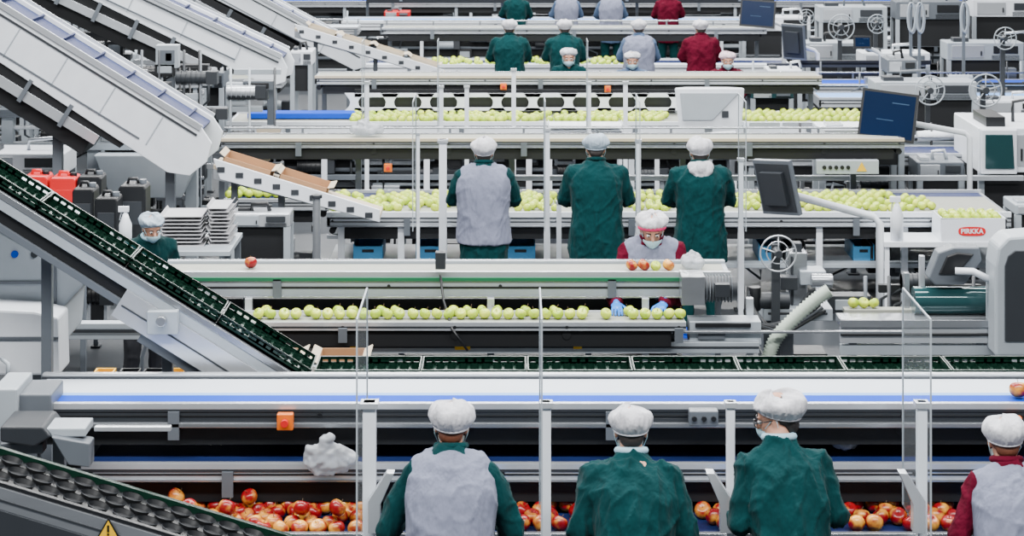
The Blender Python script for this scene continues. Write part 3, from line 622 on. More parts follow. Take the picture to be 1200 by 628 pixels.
# ---------------- elevators ------------------
def elevator(name_label,near,far_w,Y,m='lgrey',ribs=6,legs=(),belt='navy'):
    r=thing('elevator_conveyor',name_label,'conveyor',(X(near[0][0],Y),Y,0),'inclined elevator conveyors')
    part(MB().pp(near,Y,.04,m),'side_wall',r,.006); part(MB().prism([(X(a,Y),Z(b,Y)) for a,b in near],Y+far_w,Y+far_w+.04,m),'side_wall',r,.006)
    a,b_=near[0],near[1]; A_=Vector((X(a[0],Y),0,Z(a[1],Y))); B_=Vector((X(b_[0],Y),0,Z(b_[1],Y))); d=(B_-A_); nn=Vector((d.z,0,-d.x)).normalized(); nn=nn if nn.z<0 else -nn
    def band(n0,n1,y0,y1,mm,q,f0=0,f1=1):
        ps=[A_+d*f0+nn*n0,A_+d*f1+nn*n0,A_+d*f1+nn*n1,A_+d*f0+nn*n1]; q.prism([(p.x,p.z) for p in ps],y0,y1,mm); return q
    bl=part(band(.04,.08,Y+.04,Y+far_w,belt,MB()),'belt',r,.003)
    K=int(d.length/.35)
    q=MB()
    for i in range(K): band(-.0,.04,Y+.05,Y+far_w-.01,'navy',q,(i+.45)/K,(i+.5)/K)
    part(q,'cleats',bl,0)
    part(band(-.03,.03,Y-.02,Y,'silver',MB()),'edge_rail',r,.003); part(band(-.03,.03,Y+far_w+.04,Y+far_w+.06,'silver',MB()),'edge_rail',r,.003)
    part(band(.07,.09,Y-.012,Y,'dgrey',MB()),'seam_strip',r,.001); 
    bl_=near[-1]; A2=Vector((X(bl_[0],Y),0,Z(bl_[1],Y))); wd=(A2-A_).dot(nn)
    part(band(wd-.07,wd-.055,Y-.012,Y,'grey',MB(),0,.84),'seam_strip',r,.001)
    for i in range(ribs): part(band(.1,wd*.9,Y-.008,Y,'lgrey',MB(),(i+.6)/(ribs+.3),(i+.6)/(ribs+.3)+.004),'stiffener_rib',r,.002)
    part(band(wd+.01,wd+.12,Y+.03,Y+far_w,'shadowmetal',MB(),0,.80),'gap_shade_strip',r,.003)  # dark strip painted in for the shaded gap under the side wall
    part(band(wd+.12,wd+.22,Y+.02,Y+.06,'silver',MB(),0,.72),'support_beam',r,.003)
    part(band(wd+.23,wd+.38,Y+.1,Y+far_w,'shadowmetal',MB(),0,.70),'cable_tray',r,.003)  # second dark band added for the shade below the beam
    for i in range(4): part(band(wd,wd+.24,Y-.01,Y+.02,'grey',MB(),.1+.16*i,.115+.16*i),'hanger_strap',r,.002)
    for u,v in legs: leg(r,X(u,Y+.3),Y+.3,0,Z(v,Y+.3),.09,'grey')
    return r
E1=elevator('large pale grey inclined elevator feeding the grading table',[(-60,-32),(236,150),(248,168),(242,190),(222,206),(196,202),(-60,34)],.75,19.4,'white',5,legs=((68,150),(200,200)))
E2=elevator('pale grey inclined elevator with blue belt',[(60,-60),(330,66),(337,80),(334,96),(316,102),(60,-24)],.75,23.9,'white',4,legs=((200,50),(318,98)))
E3=elevator('white inclined elevator dropping to a table',[(180,-70),(425,62),(430,78),(415,82),(180,-38)],.7,30.5,'white',4,legs=((410,78),))
def chute(pts,Y,d,lab,legsu,t):
    r=thing('box_chute',lab,'chute',(X(pts[0][0],Y),Y,0),'inclined box chutes')
    (a,b_),(c,e)=pts
    part(MB().pp([(a,b_),(c,e),(c,e+t*.6),(a+8,b_+t)],Y,.03,'white'),'side_wall',r); part(MB().pp([(a,b_+t*.3),(c,e+t*.3),(c,e+t*.5),(a,b_+t*.5)],Y+.03,d-.03,'cardl'),'bed',r)
    part(MB().pp([(a,b_),(c,e),(c,e+t*.6),(a,b_+t)],Y+d,.03,'silver'),'side_wall',r)
    for i in range(9):
        f=(i+.5)/9; x=X(a+(c-a)*f,Y); z=Z(b_+(e-b_)*f+t*.42,Y); part(MB().box(x-.05,x+.02,Y-.008,Y,z-.02,z+.03,'dgrey'),'slot',r,.002)
    for u in legsu: f=(u-a)/(c-a); leg(r,X(u,Y+d/2),Y+d/2,0,Z(b_+(e-b_)*f+t*.5,Y)-.02,.06,'grey')
    return r
chute([(250,186),(445,246)],18.7,.5,'white slotted chute carrying open cardboard boxes',(275,330),24)
chute([(345,28),(520,82)],28.6,.5,'white chute carrying cardboard flats',(370,440),16)
def carton(x,y,z,ry,w=.4,d=.3,h=.16,lab='open brown cardboard carton on the chute',m='card'):
    q=MB(); t=.008; q.box(-w/2,w/2,-d/2,d/2,0,t,m); q.box(-w/2,w/2,-d/2,-d/2+t,0,h,m); q.box(-w/2,w/2,d/2-t,d/2,0,h,m); q.box(-w/2,-w/2+t,-d/2,d/2,0,h,m); q.box(w/2-t,w/2,-d/2,d/2,0,h,m)
    r=mkobj(q.mesh('carton'),'carton'); r.location=(x,y,z); r.rotation_euler=(0,ry,0); tag(r,lab,'box','cardboard cartons')
    mkobj(MB().prism([(-w/2,h),(-w/2-.05,h+.02),(-w/2-.045,h+.025),(-w/2+.005,h)],-d/2,d/2,'cardl').mesh('flap'),'flap',r); mkobj(MB().prism([(w/2,h),(w/2+.05,h+.02),(w/2+.045,h+.025),(w/2-.005,h)],-d/2,d/2,'cardl').mesh('flap'),'flap',r)
a2=math.atan2(60,195)
for u in (286,352): v=186+(u-250)*60/195+8; carton(X(u,18.7),18.96,Z(v,18.7)+.005,a2,.46,.38,.09)
for u in (375,415,455,495): v=28+(u-345)*54/175+5; carton(X(u,28.6),28.86,Z(v,28.6)+.01,math.atan2(54,175),.4,.38,.08,m='cardl')
for u in (248,325,400): carton(X(u,13.7),13.7,0.72,0,.30,.4,.28,'brown cardboard carton stored below the conveyor')
S=thing('low_shelf','low grey steel shelf holding cartons','shelf',(X(320,13.7),13.7,0))
part(MB().box(X(215,13.7),X(450,13.7),13.45,13.95,.68,.72,'grey'),'shelf_board',S)
for u in (222,443): leg(S,X(u,13.7),13.5,0,.68,.04,'grey'); leg(S,X(u,13.7),13.9,0,.68,.04,'grey')
S4=thing('low_shelf','low grey steel shelf holding yellow bins','shelf',(X(160,13.7),13.7,0))
part(MB().box(X(95,13.7),X(212,13.7),13.45,13.95,.70,.74,'dgrey'),'shelf_board',S4)
for u in (100,208): leg(S4,X(u,13.7),13.5,0,.70,.04,'grey'); leg(S4,X(u,13.7),13.9,0,.70,.04,'grey')
for u,m in ((118,'yellow'),(148,'black'),(176,'black'),(202,'yellow')): openbin(X(u,13.6),13.5,.74,.065,.3,.15,m,'storage_bin','small %s plastic open fronted storage bin'%m,'bin','small storage bins')
# ---------------- left machinery -----------
Lh=thing('hopper_housing','large grey slanted machine housing with round stickers','machine',(X(50,12.4),12.8,0))
part(MB().pp([(-60,218),(5,240),(98,302),(106,326),(64,372),(60,420),(-60,420)],12.4,.9,'lgrey'),'body',Lh,.02)
part(MB().pp([(-60,360),(40,365),(68,372),(70,440),(-60,440)],12.1,.28,'white'),'front_cover',Lh,.015)
parts(MB().pp([(0,268),(60,300),(60,303),(0,271)],12.385,.015,'grey').pp([(62,303),(66,303),(66,365),(62,365)],12.385,.015,'grey').pp([(-60,330),(60,330),(60,333),(-60,333)],12.385,.015,'grey').pp([(-60,395),(68,395),(68,398),(-60,398)],12.085,.015,'grey'),'panel_seam',Lh,.001)
for u,v in ((17,298),(40,298)): x,z=X(u,12.39),Z(v,12.39); part(MB().cyl((x,12.4,z),(x,12.39,z),.022,'bblue' if u<30 else 'dgrey',16),'round_sticker',Lh,0)
leg(Lh,X(-30,12.8),12.8,0,Z(415,12.8),.1,'grey'); leg(Lh,X(50,12.8),12.8,0,Z(415,12.8),.1,'grey')
part(MB().tube([(X(2,12.05),12.05,Z(420,12.05)),(X(12,12.05),12.0,Z(424,12.05)),(X(12,12.05),12.0,Z(440,12.05))],.014,'lgrey',8),'handle_bar',Lh,0)
Lf=thing('support_frame','grey steel frame with dark motor cover beside the incline','frame',(X(60,10.9),10.6,0))
parts(MB().pb(48,100,502,512,10.45,.2,'lgrey').pp([(60,512),(105,520),(105,548),(80,545)],10.4,.12,'grey').pb(0,50,520,532,10.5,.1,'grey').pb(110,200,500,506,10.5,.04,'silver'),'crossbeam',Lf,.006)
part(MB().pp([(0,500),(50,500),(60,512),(40,524),(0,518)],10.42,.3,'dgrey'),'motor_cover',Lf,.01)
for u in (70,): leg(Lf,X(u,10.6),10.6,0,Z(505,10.6),.06,'grey')
T=thing('supply_table','grey steel table with lower shelf','table',(X(125,17),17,0)); zt=Z(286,17)
part(MB().box(X(25,17),X(275,17),16.7,17.5,zt-.04,zt,'lgrey'),'table_top',T); part(MB().box(X(25,17),X(275,17),16.8,17.5,.4,.43,'grey'),'lower_shelf',T)
for u in (30,270): leg(T,X(u,17),16.85,0,zt-.04,.05,'grey'); leg(T,X(u,17),17.45,0,zt-.04,.05,'grey')
clutter(T,X(40,17),X(260,17),17.0,.5,zt-.2,12)
def jerry(u0,u1,v0,v1,Y,m,lab,zb):
    w=(u1-u0)*Y/F*.97; h=Z(v0,Y)-zb; x=X((u0+u1)/2,Y); r=thing('jerrycan',lab,'canister',(x,Y+.12,zb),'plastic jerrycans')
    part(MB().prism([(x-w/2,zb),(x+w/2,zb),(x+w/2,zb+h*.86),(x+w*.42,zb+h*.92),(x-w*.42,zb+h*.92),(x-w/2,zb+h*.86)],Y,Y+.25,m),'body',r,.012)
    part(MB().tube([(x-w*.25,Y+.12,zb+h*.90),(x-w*.2,Y+.12,zb+h),(x+w*.1,Y+.12,zb+h),(x+w*.15,Y+.12,zb+h*.90)],.014,m,8),'handle',r,0)
    part(MB().box(x-w*.36,x+w*.36,Y-.004,Y,zb+h*.25,zb+h*.65,'dgrey' if m=='black' else 'red'),'label_recess',r,.002)
    part(MB().cyl((x+w*.32,Y+.12,zb+h*.90),(x+w*.32,Y+.12,zb+h*.99),.03,'black' if m=='red' else 'grey',14),'screw_cap',r,.002)
SH=thing('high_shelf','steel shelf carrying red jerrycans','shelf',(X(60,18),18,0)); zs=Z(256,18)
part(MB().box(X(20,18),X(118,18),17.9,18.3,zs-.04,zs,'grey'),'shelf_board',SH)
for u in (24,114): leg(SH,X(u,18),17.95,0,zs-.04,.04,'grey')
jerry(26,56,202,252,17.95,'red','red plastic jerrycan on the shelf',zs); jerry(57,89,204,252,17.95,'red','red plastic jerrycan on the shelf',zs); jerry(90,119,202,252,17.95,'black','black plastic jerrycan on the shelf',zs)
for a,c,v,yy in ((84,110,216,17.2),(110,138,227,16.85),(138,171,212,17.2)): jerry(a,c,v,286,yy,'black','black plastic jerrycan on the supply table',zt)
def spray(u,Y,zb,f=1.,lab='white trigger spray bottle'):
    x=X(u,Y); r=thing('spray_bottle',lab,'bottle',(x,Y,zb),'spray bottles')
    part(MB().tube([(x,Y,zb),(x,Y,zb+.18*f),(x,Y,zb+.22*f),(x,Y,zb+.26*f)],.04,'white',16,[.046*f,.046*f,.03*f,.016*f]),'body',r,0)
    part(MB().box(x-.05*f,x+.025*f,Y-.015,Y+.015,zb+.27*f,zb+.31*f,'white').box(x-.012,x+.012,Y-.012,Y+.012,zb+.24*f,zb+.28*f,'white').prism([(x-.035*f,zb+.27*f),(x-.045*f,zb+.21*f),(x-.038*f,zb+.21*f),(x-.025*f,zb+.27*f)],Y-.006,Y+.006,'silver'),'trigger_head',r,.003)
spray(147,16.76,zt,1.15)
def stack(u0,u1,v0,Y,zb,lab,m='pulp',grp='stacked trays'):
    x0,x1=X(u0,Y),X(u1,Y); zt_=Z(v0,Y); z=zb
    while z<zt_-.02:
        q=MB(); w=x1-x0; hh=.028
        q.prism([(-w/2,hh),(-w/2+.015,0),(w/2-.015,0),(w/2,hh),(w/2-.004,hh),(w/2-.018,.006),(-w/2+.018,.006),(-w/2+.004,hh)],-.2,.2,m)
        o=mkobj(q.mesh('tray'),'tray'); o.location=((x0+x1)/2+random.uniform(-.012,.012),Y+.2,z); o.rotation_euler=(0,0,random.uniform(-.04,.04)); tag(o,lab,'tray',grp); z+=.03
stack(187,238,248,16.9,zt,'grey moulded pulp apple tray in a stack'); stack(243,270,238,16.95,zt,'grey moulded pulp apple tray in a stack')
stack(642,730,145,24.35,.86,'white apple tray in a tall stack','white'); 
S2=thing('tray_stand','white stand carrying stacked trays','stand',(X(686,24.5),24.5,0)); part(MB().box(X(640,24.35),X(732,24.35),24.3,24.78,.8,.86,'white'),'stand_top',S2)
for u in (645,727):
    for yy in (24.35,24.73): leg(S2,X(u,24.35),yy,0,.8,.04,'white')
G1=thing('steel_structure','grey steel beams and columns supporting elevators','frame',(X(60,21),21.5,0))
parts(MB().pb(-60,230,128,138,21.5,.15,'grey').pb(-60,215,168,176,21.5,.15,'lgrey').pb(-60,140,203,211,21.5,.15,'lgrey').pb(-60,130,62,70,24.9,.15,'silver').pb(-60,150,20,27,27.,.15,'lgrey').pb(-60,220,148,152,21.6,.08,'silver'),'beam',G1,.006)
for u,yy,v in ((10,21.6,120),(110,21.6,128),(225,21.6,128),(30,25.0,60),(120,25.0,60),(70,27.1,18),(135,27.1,18)): leg(G1,X(u,yy),yy,0,Z(v,yy),.12,'lgrey')
part(MB().pp([(110,182),(235,182),(212,232),(130,232)],21.3,.2,'lgrey'),'hopper_chute',G1,.01)
part(MB().pp([(300,150),(330,150),(315,190),(305,190)],21.2,.1,'cardl'),'deflector',G1,.01)
clutter(G1,X(-20,22),X(240,22),21.9,.2,2.2,90); clutter(G1,X(-20,25),X(180,25),25.2,.6,2.6,50); clutter(G1,X(140,23),X(330,23),22.9,.2,1.9,40)
def machine(u0,u1,v0,v1,Y,d,m,lab,name='processing_machine',cat='machine'):
    r=thing(name,lab,cat,(X((u0+u1)/2,Y),Y+d/2,0)); x0,x1,z0,z1=X(u0,Y),X(u1,Y),Z(v1,Y),Z(v0,Y); w=x1-x0;h=z1-z0
    zm=z0+h*.45
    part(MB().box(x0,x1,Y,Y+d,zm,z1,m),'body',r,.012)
    part(MB().box(x0+.04,x1-.04,Y+.05,Y+d-.05,max(.1,z0-.2),zm,'shadowmetal'),'interior_shade',r,.004)  # solid dark box stands for the shade inside the open bottom
    part(MB().box(x0+w*.06,x0+w*.48,Y-.012,Y,zm+h*.08,z1-h*.08,'silver' if m!='silver' else 'lgrey').box(x0+w*.43,x0+w*.45,Y-.03,Y-.012,zm+h*.15,zm+h*.3,'black'),'access_door',r,.004)
    part(MB().box(x0+w*.60,x0+w*.92,Y-.02,Y,zm+h*.22,z1-h*.1,random.choice(['dgrey','black','grey'])),'control_panel',r,.004)
    for k in range(4): part(MB().box(x0+w*.58,x0+w*.94,Y-.006,Y,zm+h*(.04+k*.035),zm+h*(.055+k*.035),'dgrey'),'vent_slot',r,0)
    a=random.uniform(.2,.8); px=x0+w*a
    part(MB().tube([(px,Y+d*.4,z1),(px,Y+d*.4,z1+h*.25),(px+w*.25,Y+d*.4,z1+h*.3),(px+w*.3,Y+d*.4,z1)],.02,random.choice(['silver','black','grey']),8),'pipe',r,0)
    part(MB().box(x0+w*.1,x0+w*.3,Y+.1,Y+d*.6,z1,z1+h*.12,random.choice(['dgrey','silver','black'])),'top_box',r,.004)
    for x in (x0+.03,x1-.03):
        for yy in (Y+.03,Y+d-.03): leg(r,x,yy,0,zm,.06,'lgrey')
    return r
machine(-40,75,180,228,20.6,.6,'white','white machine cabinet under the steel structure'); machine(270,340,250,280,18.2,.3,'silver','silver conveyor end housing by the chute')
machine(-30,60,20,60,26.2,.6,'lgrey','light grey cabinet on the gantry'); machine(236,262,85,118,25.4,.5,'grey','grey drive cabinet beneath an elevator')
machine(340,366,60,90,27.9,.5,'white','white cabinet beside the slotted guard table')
q=thing('feed_conveyor','silver feed conveyor with navy belt by the chute','conveyor',(X(320,19.9),19.9,0))
deck(q,X(262,19.6),X(381,19.3),19.6,20.05,1.0,.1,'silver',[(19.64,20.01,'navy')]); leg(q,X(275,19.7),19.7,0,.9,.05); leg(q,X(370,19.7),19.7,0,.9,.05); clutter(q,X(270,19.8),X(370,19.8),19.85,.1,.7,12)
bl=thing('bollard','short silver post with a flat base','post',(X(371,18.0),18,0)); x=X(371,18); part(MB().cyl((x,18,.02),(x,18,Z(232,18)),.035,'steel').cyl((x,18,0),(x,18,.02),.12,'steel'),'tube',bl,.002); part(MB().cyl((x,18,Z(232,18)),(x,18,Z(228,18)),.05,'dgrey'),'cap',bl,.002)
# ---------------- right machinery -----------
def monitor(u0,u1,v0,v1,Y,rz,lab,back=False,pole=None,ry=0,cm='black'):
    w=(u1-u0)*Y/F/max(.35,abs(math.cos(rz))); h=(v1-v0)*Y/F; cx=X((u0+u1)/2,Y); cz=Z((v0+v1)/2,Y)
    r=thing('monitor',lab,'monitor',(cx,Y,0)); Rz=Matrix.Rotation(ry,4,'Y')@Matrix.Rotation(rz,4,'Z')@Matrix.Rotation(-.12,4,'X')
    def pt(q,name,par,bev): 
        o=mkobj(q.mesh(name),name,par,bev)
        if par==r: o.matrix_local=Matrix.Translation((0,0,cz))@Rz
        return o
    b_=pt(MB().box(-w/2,w/2,-.02,.02,-h/2,h/2,cm).box(-w*.3,w*.3,.02,.06,-h*.3,h*.3,'dgrey').box(-w*.46,w*.46,.02,.024,-h*.44,h*.44,'black' if cm=='black' else 'dgrey'),'casing',r,.008)
    pt(MB().box(-w/2+.025,w/2-.025,-.0215,-.0195,-h/2+.03,h/2-.025,'screen').box(w*.05,w*.35,-.0225,-.021,h*.26,h*.28,'screenpale').box(-w*.2,w*.1,-.0225,-.021,-h*.1,-h*.085,'screenpale'),'screen',b_,0)
    if pole:
        pu,pv=pole; px=X(pu,Y); pz=Z(pv,Y)
        q=MB().tube([(cx,Y+.06,cz),(cx,Y+.14,cz-.05),(px-.05,Y+.14,pz),(px,Y+.14,pz-.05),(px,Y+.14,0.02)],.030,'white',12).cyl((px,Y+.14,0),(px,Y+.14,.02),.12,'grey')
        part(q,'support_arm',r,0)
        part(MB().cyl((cx+.05,Y+.06,cz-.04),(cx+.05,Y+.22,cz-.04),.05,'dgrey',14),'joint',r,.003)
    return r
monitor(1010,1072,107,164,20.85,-.35,'black monitor with dark blue screen on a white arm',pole=(1140,158),ry=.10)
monitor(892,930,186,252,15.4,2.35,'dark grey monitor turned away on a jointed silver arm',pole=(1035,258),ry=-.12,cm='grey')
monitor(868,908,0,32,31,-.25,'black monitor with dark screen above machines',pole=(920,30),ry=.06)
monitor(919,942,28,70,29,2.4,'dark monitor turned aside',pole=(960,60),cm='grey')
monitor(1000,1021,42,57,28,0,'small operator display on a machine',pole=(1035,62))
def reel(u,v,Y,rpx,lab,m='lgrey'):
    x,z=X(u,Y),Z(v,Y); R_=rpx*Y/F; r=thing('hand_wheel' if Y<17 else 'label_reel',lab,'wheel',(x,Y,0),'spoked reels and wheels')
    pts=[(x+R_*math.cos(a),Y,z+R_*math.sin(a)) for a in [2*math.pi*i/28 for i in range(29)]]
    q=MB().tube(pts,R_*.05,m,8,None,False); rim=part(q,'rim',r,0)
    part(MB().tube([((p[0]-x)*.62+x,Y+.03,(p[2]-z)*.62+z) for p in pts],R_*.035,m,6,None,False),'inner_ring',rim,0)
    q=MB()
    for i in range(5): a=2*math.pi*i/5+.3; q.cyl((x,Y,z),(x+R_*math.cos(a),Y,z+R_*math.sin(a)),R_*.035,m,8)
    part(q,'spokes',r,0); part(MB().cyl((x,Y-.04,z),(x,Y+.12,z),R_*.22,'dgrey',14),'hub',r,.003)
    part(MB().box(x-.03,x+.03,Y+.12,Y+.18,.02,z+.04,'dgrey').box(x-.1,x+.1,Y+.05,Y+.2,0,.02,'grey'),'stand',r,.004)
reel(912,297,14.75,21,'chrome spoked hand wheel on the adjusting column','silver')
reel(1090,106,24.5,17,'grey spoked label reel'); reel(1155,106,24.5,19,'grey spoked label reel'); reel(986,32,30,15,'grey spoked label reel'); reel(1028,28,30,11,'grey spoked label reel'); reel(945,20,31,9,'grey spoked label reel')
reel(1178,45,26.5,13,'grey spoked label reel')
Ad=thing('adjusting_column','steel adjusting column with spindle, gearbox and hoses','machine',(X(930,14.9),15.1,0))
part(MB().pb(924,946,296,362,15.1,.15,'steel').pb(930,940,285,300,15.12,.1,'dgrey').pb(938,968,318,334,15.05,.2,'lgrey').pb(927,930,300,358,15.08,.02,'dgrey').pb(915,935,325,340,15.0,.1,'dgrey'),'column',Ad,.006)
part(MB().pb(895,976,362,376,14.98,.35,'lgrey').pb(895,930,376,418,15.05,.3,'grey').box(X(895,15),X(972,15),15.08,15.35,0,Z(418,15),'dgrey').pb(900,970,366,369,14.975,.01,'dgrey'),'base',Ad,.008)
part(MB().cyl((X(878,15),15.0,Z(352,15)),(X(925,15),15.0,Z(352,15)),.06,'dgrey').cyl((X(884,15),14.97,Z(335,15)),(X(884,15),14.97,Z(362,15)),.045,'black').cyl((X(950,15),14.98,Z(328,15)),(X(975,15),14.98,Z(328,15)),.05,'steel'),'gearbox',Ad,.004)
for k in range(7):
    o=k*5; part(MB().tube([(X(950+o*.6,14.9),14.95,Z(345+o*.7,14.9)),(X(925-o*.4,14.9),14.85-.02*k,Z(372+o*.5,14.9)),(X(900-o,14.9),14.85-.02*k,Z(380-o*.3,14.9)),(X(884-o*.3,14.9),14.9,Z(366-o,14.9))],.013,'dgrey' if k%2 else 'black',8),'cable_hose',Ad,0)
def smooth_path(cp,n=8):
    cp=[Vector(c) for c in cp]; out=[]
    for i in range(len(cp)-1):
        p0=cp[max(i-1,0)];p1_=cp[i];p2_=cp[i+1];p3=cp[min(i+2,len(cp)-1)]
        for k in range(n):
            t=k/n; out.append(.5*((2*p1_)+(p2_-p0)*t+(2*p0-5*p1_+4*p2_-p3)*t*t+(3*p1_-p0-3*p2_+p3)*t**3))
    out.append(cp[-1]); return out
hp_=[(X(u,14.45),14.45,Z(v,14.45)) for u,v in ((972,340),(955,352),(930,374),(910,396),(900,420),(896,450))]+[(X(895,14.45),14.45,.06)]
pt_=smooth_path(hp_,14)
solo(MB().tube(pt_,.045,'hose',14,[.052 if i%2 else .041 for i in range(len(pt_))]),'ribbed_hose','pale green grey corrugated suction hose curving to floor','hose',0)
Rm=thing('labelling_machine','grey labelling machine with round housing and teal glass cylinder','machine',(X(1140,14.6),15,0))
part(MB().pp([(1166,312),(1170,290),(1182,278),(1260,272),(1260,418),(1166,418)],14.4,.3,'lgrey'),'housing',Rm,.02); part(MB().pp([(1178,312),(1182,300),(1190,294),(1260,294),(1260,400),(1178,400)],14.38,.02,'dgrey'),'housing_window',Rm,.004)
part(MB().cyl((X(1070,14.8),14.8,Z(352,14.8)),(X(1164,14.8),14.8,Z(352,14.8)),.10,'teal',24),'glass_cylinder',Rm,.004)
part(MB().pp([(1088,326),(1100,296),(1118,290),(1148,290),(1151,306),(1130,334),(1096,334)],14.7,.16,'grey').pp([(1100,322),(1110,300),(1122,296),(1142,298),(1122,322)],14.68,.02,'black'),'label_head',Rm,.012)
part(MB().tube([(X(1120,14.6),14.62,Z(318,14.6)),(X(1140,14.6),14.6,Z(318,14.6)),(X(1165,14.6),14.6,Z(330,14.6))],.025,'white',10),'guide_arm',Rm,0)
parts(MB().pb(985,1165,375,384,14.6,.22,'steel').pb(985,1165,384,402,14.62,.05,'silver').pb(985,1165,404,416,14.65,.05,'lgrey').pb(985,1165,391,394,14.6,.02,'black'),'bed_frame',Rm,.003)
part(MB().pb(990,1165,363,368,14.95,.1,'bgrey'),'back_belt',Rm,.003)
for u in (1000,1085,1150): leg(Rm,X(u,14.65),14.7,0,Z(384,14.65),.06,'steel'); leg(Rm,X(u,15.0),15.05,0,Z(368,15.0),.06,'grey')
parts(MB().pb(1078,1084,300,372,14.9,.05,'silver').pb(1060,1066,320,372,15.0,.05,'steel'),'guide_post',Rm,.003)
for u in (1000,1012,1024): apple(X(u,15.0),15.0,Z(363,14.95)+.001,False,'pale green apple on the labelling machine belt','green apples on the labeller')
clutter(Rm,X(985,15),X(1160,15),15.25,.15,1.2,40)
# branded carton on a stand
yb=18.8; zb=Z(283,yb); x0,x1=X(1103,yb),X(1180,yb); hk=Z(256,yb)-zb
St=thing('carton_stand','white steel stand under branded carton and spray bottle','stand',(X(1110,yb),yb+.2,0)); xs0=X(1036,yb); part(MB().box(xs0,x1+.03,yb-.02,yb+.44,zb-.05,zb,'white'),'stand_top',St)
for x in (xs0+.03,x1):
    for yy in (yb+.02,yb+.4): leg(St,x,yy,0,zb-.05,.04,'white')
Pk=thing('branded_carton','white carton of green apples with rounded red brand logo','box',(X(1140,yb),yb+.2,zb))
part(MB().box(x0,x1,yb,yb+.02,zb,zb+hk,'white').box(x0,x1,yb+.4,yb+.42,zb,zb+hk,'white').box(x0,x0+.02,yb,yb+.42,zb,zb+hk,'white').box(x1-.02,x1,yb,yb+.42,zb,zb+hk,'white').box(x0,x1,yb,yb+.42,zb,zb+.02,'white'),'body',Pk,.005)
part(MB().box(x0+.02,x1-.02,yb+.02,yb+.4,zb+hk*.78,zb+hk*.82,'pulp'),'tray_liner',Pk,.003)
for j in range(4):
    for i in range(6): apple(x0+.075+i*.091,yb+.068+j*.09,zb+hk*.82,False,'pale green apple packed in the branded carton','green apples in carton',False)
cx,cz=(x0+x1)/2-.02,Z(271,yb); q=MB(); pts=[]
for i in range(40):
    a=2*math.pi*i/40; ca,sa=math.cos(a),math.sin(a); e=3.2; rr=(abs(ca)**e+abs(sa)**e)**(-1/e); pts.append((cx+.125*ca*rr,cz+.042*sa*rr))
q.prism(pts,yb-.006,yb,'logo'); lg_=part(q,'logo',Pk,0,'rounded red logo')
cu=bpy.data.curves.new('lettering','FONT'); cu.body='PIRKKA'; cu.size=.062; cu.align_x='CENTER'; cu.align_y='CENTER'; cu.extrude=.001; cu.offset=.0016
to=bpy.data.objects.new('lettering',cu); COL.objects.link(to); dg=bpy.context.evaluated_depsgraph_get(); tm=bpy.data.meshes.new_from_object(to.evaluated_get(dg)); bpy.data.objects.remove(to)
tm.materials.clear(); tm.materials.append(M['white']); to=mkobj(tm,'lettering',lg_); to.rotation_euler=(math.pi/2,0,0); to.location=Vector((cx,yb-.008,cz))-wloc(lg_)
spray(1051,18.86,zb,1.3)
machine(1147,1260,150,245,21.3,1.2,'white','white machine cabin with tinted window')
Wn=thing('cabin_window','tinted window panel set in a white frame','window',(X(1172,21.2),21.25,Z(205,21.2))); part(MB().pb(1150,1192,152,204,21.25,.03,'white'),'window_frame',Wn,.01); part(MB().pp([(1155,158),(1187,158),(1189,198),(1155,198)],21.23,.02,'teal'),'glass_pane',Wn,.004)
Mo=thing('monitor_enclosure','white tapered monitor enclosure on a post','monitor',(X(832,23.9),24,0))
Yo=23.9; ft=[(X(a,Yo),Yo,Z(b_,Yo)) for a,b_ in ((790,103),(873,103),(870,150),(795,150))]; bk_=[(X(a,Yo),Yo+.35,Z(b_,Yo)) for a,b_ in ((805,106),(858,106),(850,140),(813,140))]
part(MB().add(ft+bk_,[(0,1,2,3),(7,6,5,4),(0,4,5,1),(1,5,6,2),(2,6,7,3),(3,7,4,0)],'white'),'enclosure',Mo,.02)
part(MB().pp([(797,109),(866,109),(862,113),(835,141),(800,141)],23.88,.02,'lgrey').pb(846,854,130,138,23.87,.01,'dgrey'),'front_door',Mo,.004); part(MB().box(X(826,24),X(835,24),24.0,24.08,0,Z(142,24),'silver'),'post',Mo,.004)
Bm=thing('pipe_rail','long white pipe rail on posts','rail',(X(900,22.8),22.8,0))
part(MB().cyl((X(762,22.8),22.8,Z(166,22.8)),(X(862,22.8),22.8,Z(158,22.8)),.05,'white').cyl((X(1075,22.8),22.8,Z(160,22.8)),(X(1148,22.8),22.8,Z(155,22.8)),.06,'white').cyl((X(862,22.8),22.8,Z(158,22.8)),(X(1075,22.8),22.8,Z(160,22.8)),.02,'silver'),'pipe',Bm,0)
for u in (770,940,1140): leg(Bm,X(u,22.8),22.8,0,Z(163,22.8),.05,'white')
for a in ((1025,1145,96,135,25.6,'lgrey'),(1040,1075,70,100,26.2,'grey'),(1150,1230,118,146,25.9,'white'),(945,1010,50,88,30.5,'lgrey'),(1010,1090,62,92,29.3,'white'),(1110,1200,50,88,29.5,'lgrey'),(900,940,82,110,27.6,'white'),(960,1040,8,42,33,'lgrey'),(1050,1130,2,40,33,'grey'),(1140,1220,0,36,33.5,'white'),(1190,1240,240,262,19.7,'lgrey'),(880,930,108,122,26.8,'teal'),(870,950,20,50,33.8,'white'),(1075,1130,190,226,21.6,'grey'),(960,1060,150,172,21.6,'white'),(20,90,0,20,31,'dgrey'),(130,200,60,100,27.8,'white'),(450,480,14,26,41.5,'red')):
    machine(*a[:5],.5,a[5],'%s industrial machine cabinet with panel door'%({'lgrey':'light grey','grey':'grey','white':'white','teal':'teal','dgrey':'dark grey','red':'red'}[a[5]]))
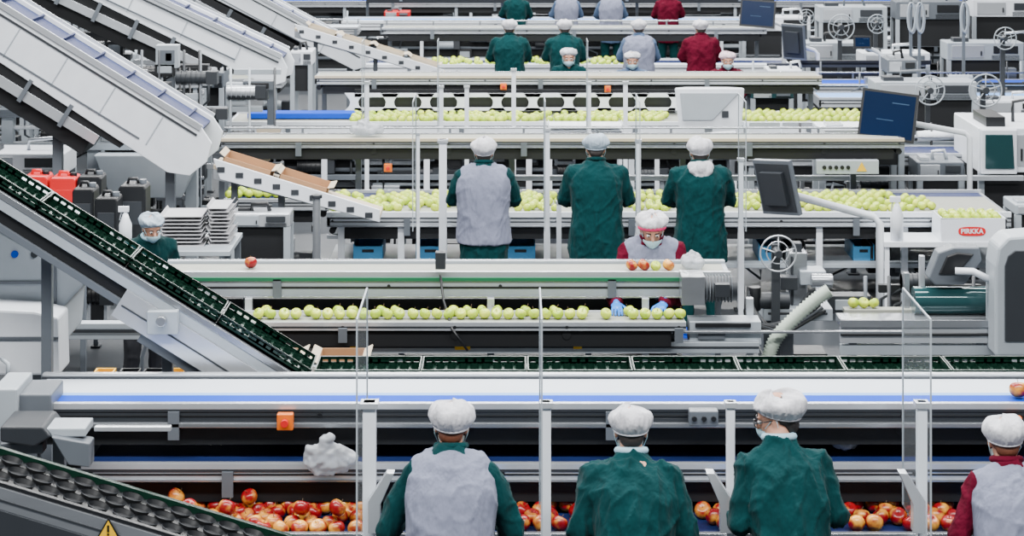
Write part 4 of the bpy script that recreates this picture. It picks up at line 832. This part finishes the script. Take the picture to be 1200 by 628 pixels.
for Y,u0,u1,bm,lab in ((26.9,960,1260,'bpale','pale blue belt conveyor beside label reels'),(28.4,880,1260,'bblue','blue belt conveyor near machine cabinets'),(22.1,870,1140,'navy','navy belt conveyor behind the grading table'),(34.8,880,1260,'bwhite','white belt conveyor beside machine cabinets'),(37,-60,420,'bwhite','white belt conveyor under elevators'),(29.,-60,330,'bgrey','grey belt conveyor under elevators'),(43,-60,1260,'bblue','long blue belt conveyor across the hall')):
    r=thing('belt_conveyor',lab,'conveyor',(X((u0+u1)/2,Y),Y,0)); deck(r,X(u0,Y),X(u1,Y),Y,Y+.6,1.05,.12,'silver',[(Y+.04,Y+.56,bm)],guard=.1,gapdark=.6); 
    n=int((X(u1,Y)-X(u0,Y))/1.2)+1
    for i in range(n+1): leg(r,X(u0,Y)+.1+(X(u1,Y)-X(u0,Y)-.2)*i/n,Y+.05,0,.93,.06,'lgrey')
    clutter(r,X(u0,Y),X(u1,Y),Y+.68,.1,1.3,34)
for u in (1068,1078,1130):
    Y=27.95; q=MB()
    pts=[(X(u,Y)+.05*math.cos(a),Y,Z(20,Y)+.2*math.sin(a)) for a in [2*math.pi*i/20 for i in range(21)]]
    q.tube(pts,.014,'lgrey',8,None,False); q.tube([(p[0]*1+.02,p[1]+.02,p[2]-.02) for p in pts],.014,'silver',8,None,False); q.tube([(X(u,Y),Y,Z(0,Y)),(X(u,Y),Y+.02,Z(5,Y)-.02)],.012,'dgrey',6)
    q.box(X(u,Y)-.02,X(u,Y)+.02,Y+.03,Y+.06,0,Z(0,Y),'grey'); solo(q,'hose_coil','coiled pale air hose hung on a thin stand','hose',0,'coiled air hoses')
def bag(u,v,Y,w,h,zb,lab,dp=.1):
    x=X(u,Y); q=MB().ell((x,Y,zb+h*.4),(w*.5,dp,h*.42),'bag',20,14); q.cap((x-w*.1,Y,zb+h*.6),(x,Y,zb+h*.95),min(w*.22,dp),w*.08,'bag')
    me=remesh(q,.010,'plastic_bag',1,lambda c:.024*noise.noise(c*18)+.014*(1-abs(noise.noise(c*30))*3)*.5)
    lo=min(v.co.z for v in me.vertices)
    for v_ in me.vertices: v_.co-=Vector((x,Y,lo))
    o=mkobj(me,'plastic_bag'); o.location=(x,Y,zb+.002); tag(o,lab,'bag','clear plastic bags')
bag(385,518,10.73,.28,.21,1.11,'crumpled clear plastic bag hanging on the frame edge',.045); bag(988,530,11.05,.14,.14,1.15,'crumpled small plastic bag on the navy belt'); bag(812,306,14.8,.17,.11,1.35,'crumpled plastic bag with apples on the upper belt')
for u in (740,754,768,783): apple(X(u,14.75),14.72,1.35,u!=768,'apple waiting on the upper belt beside a bag','red apples on the upper belts')
bag(430,190,20.75,.35,.14,1.44,'folded white plastic bag on the beam')
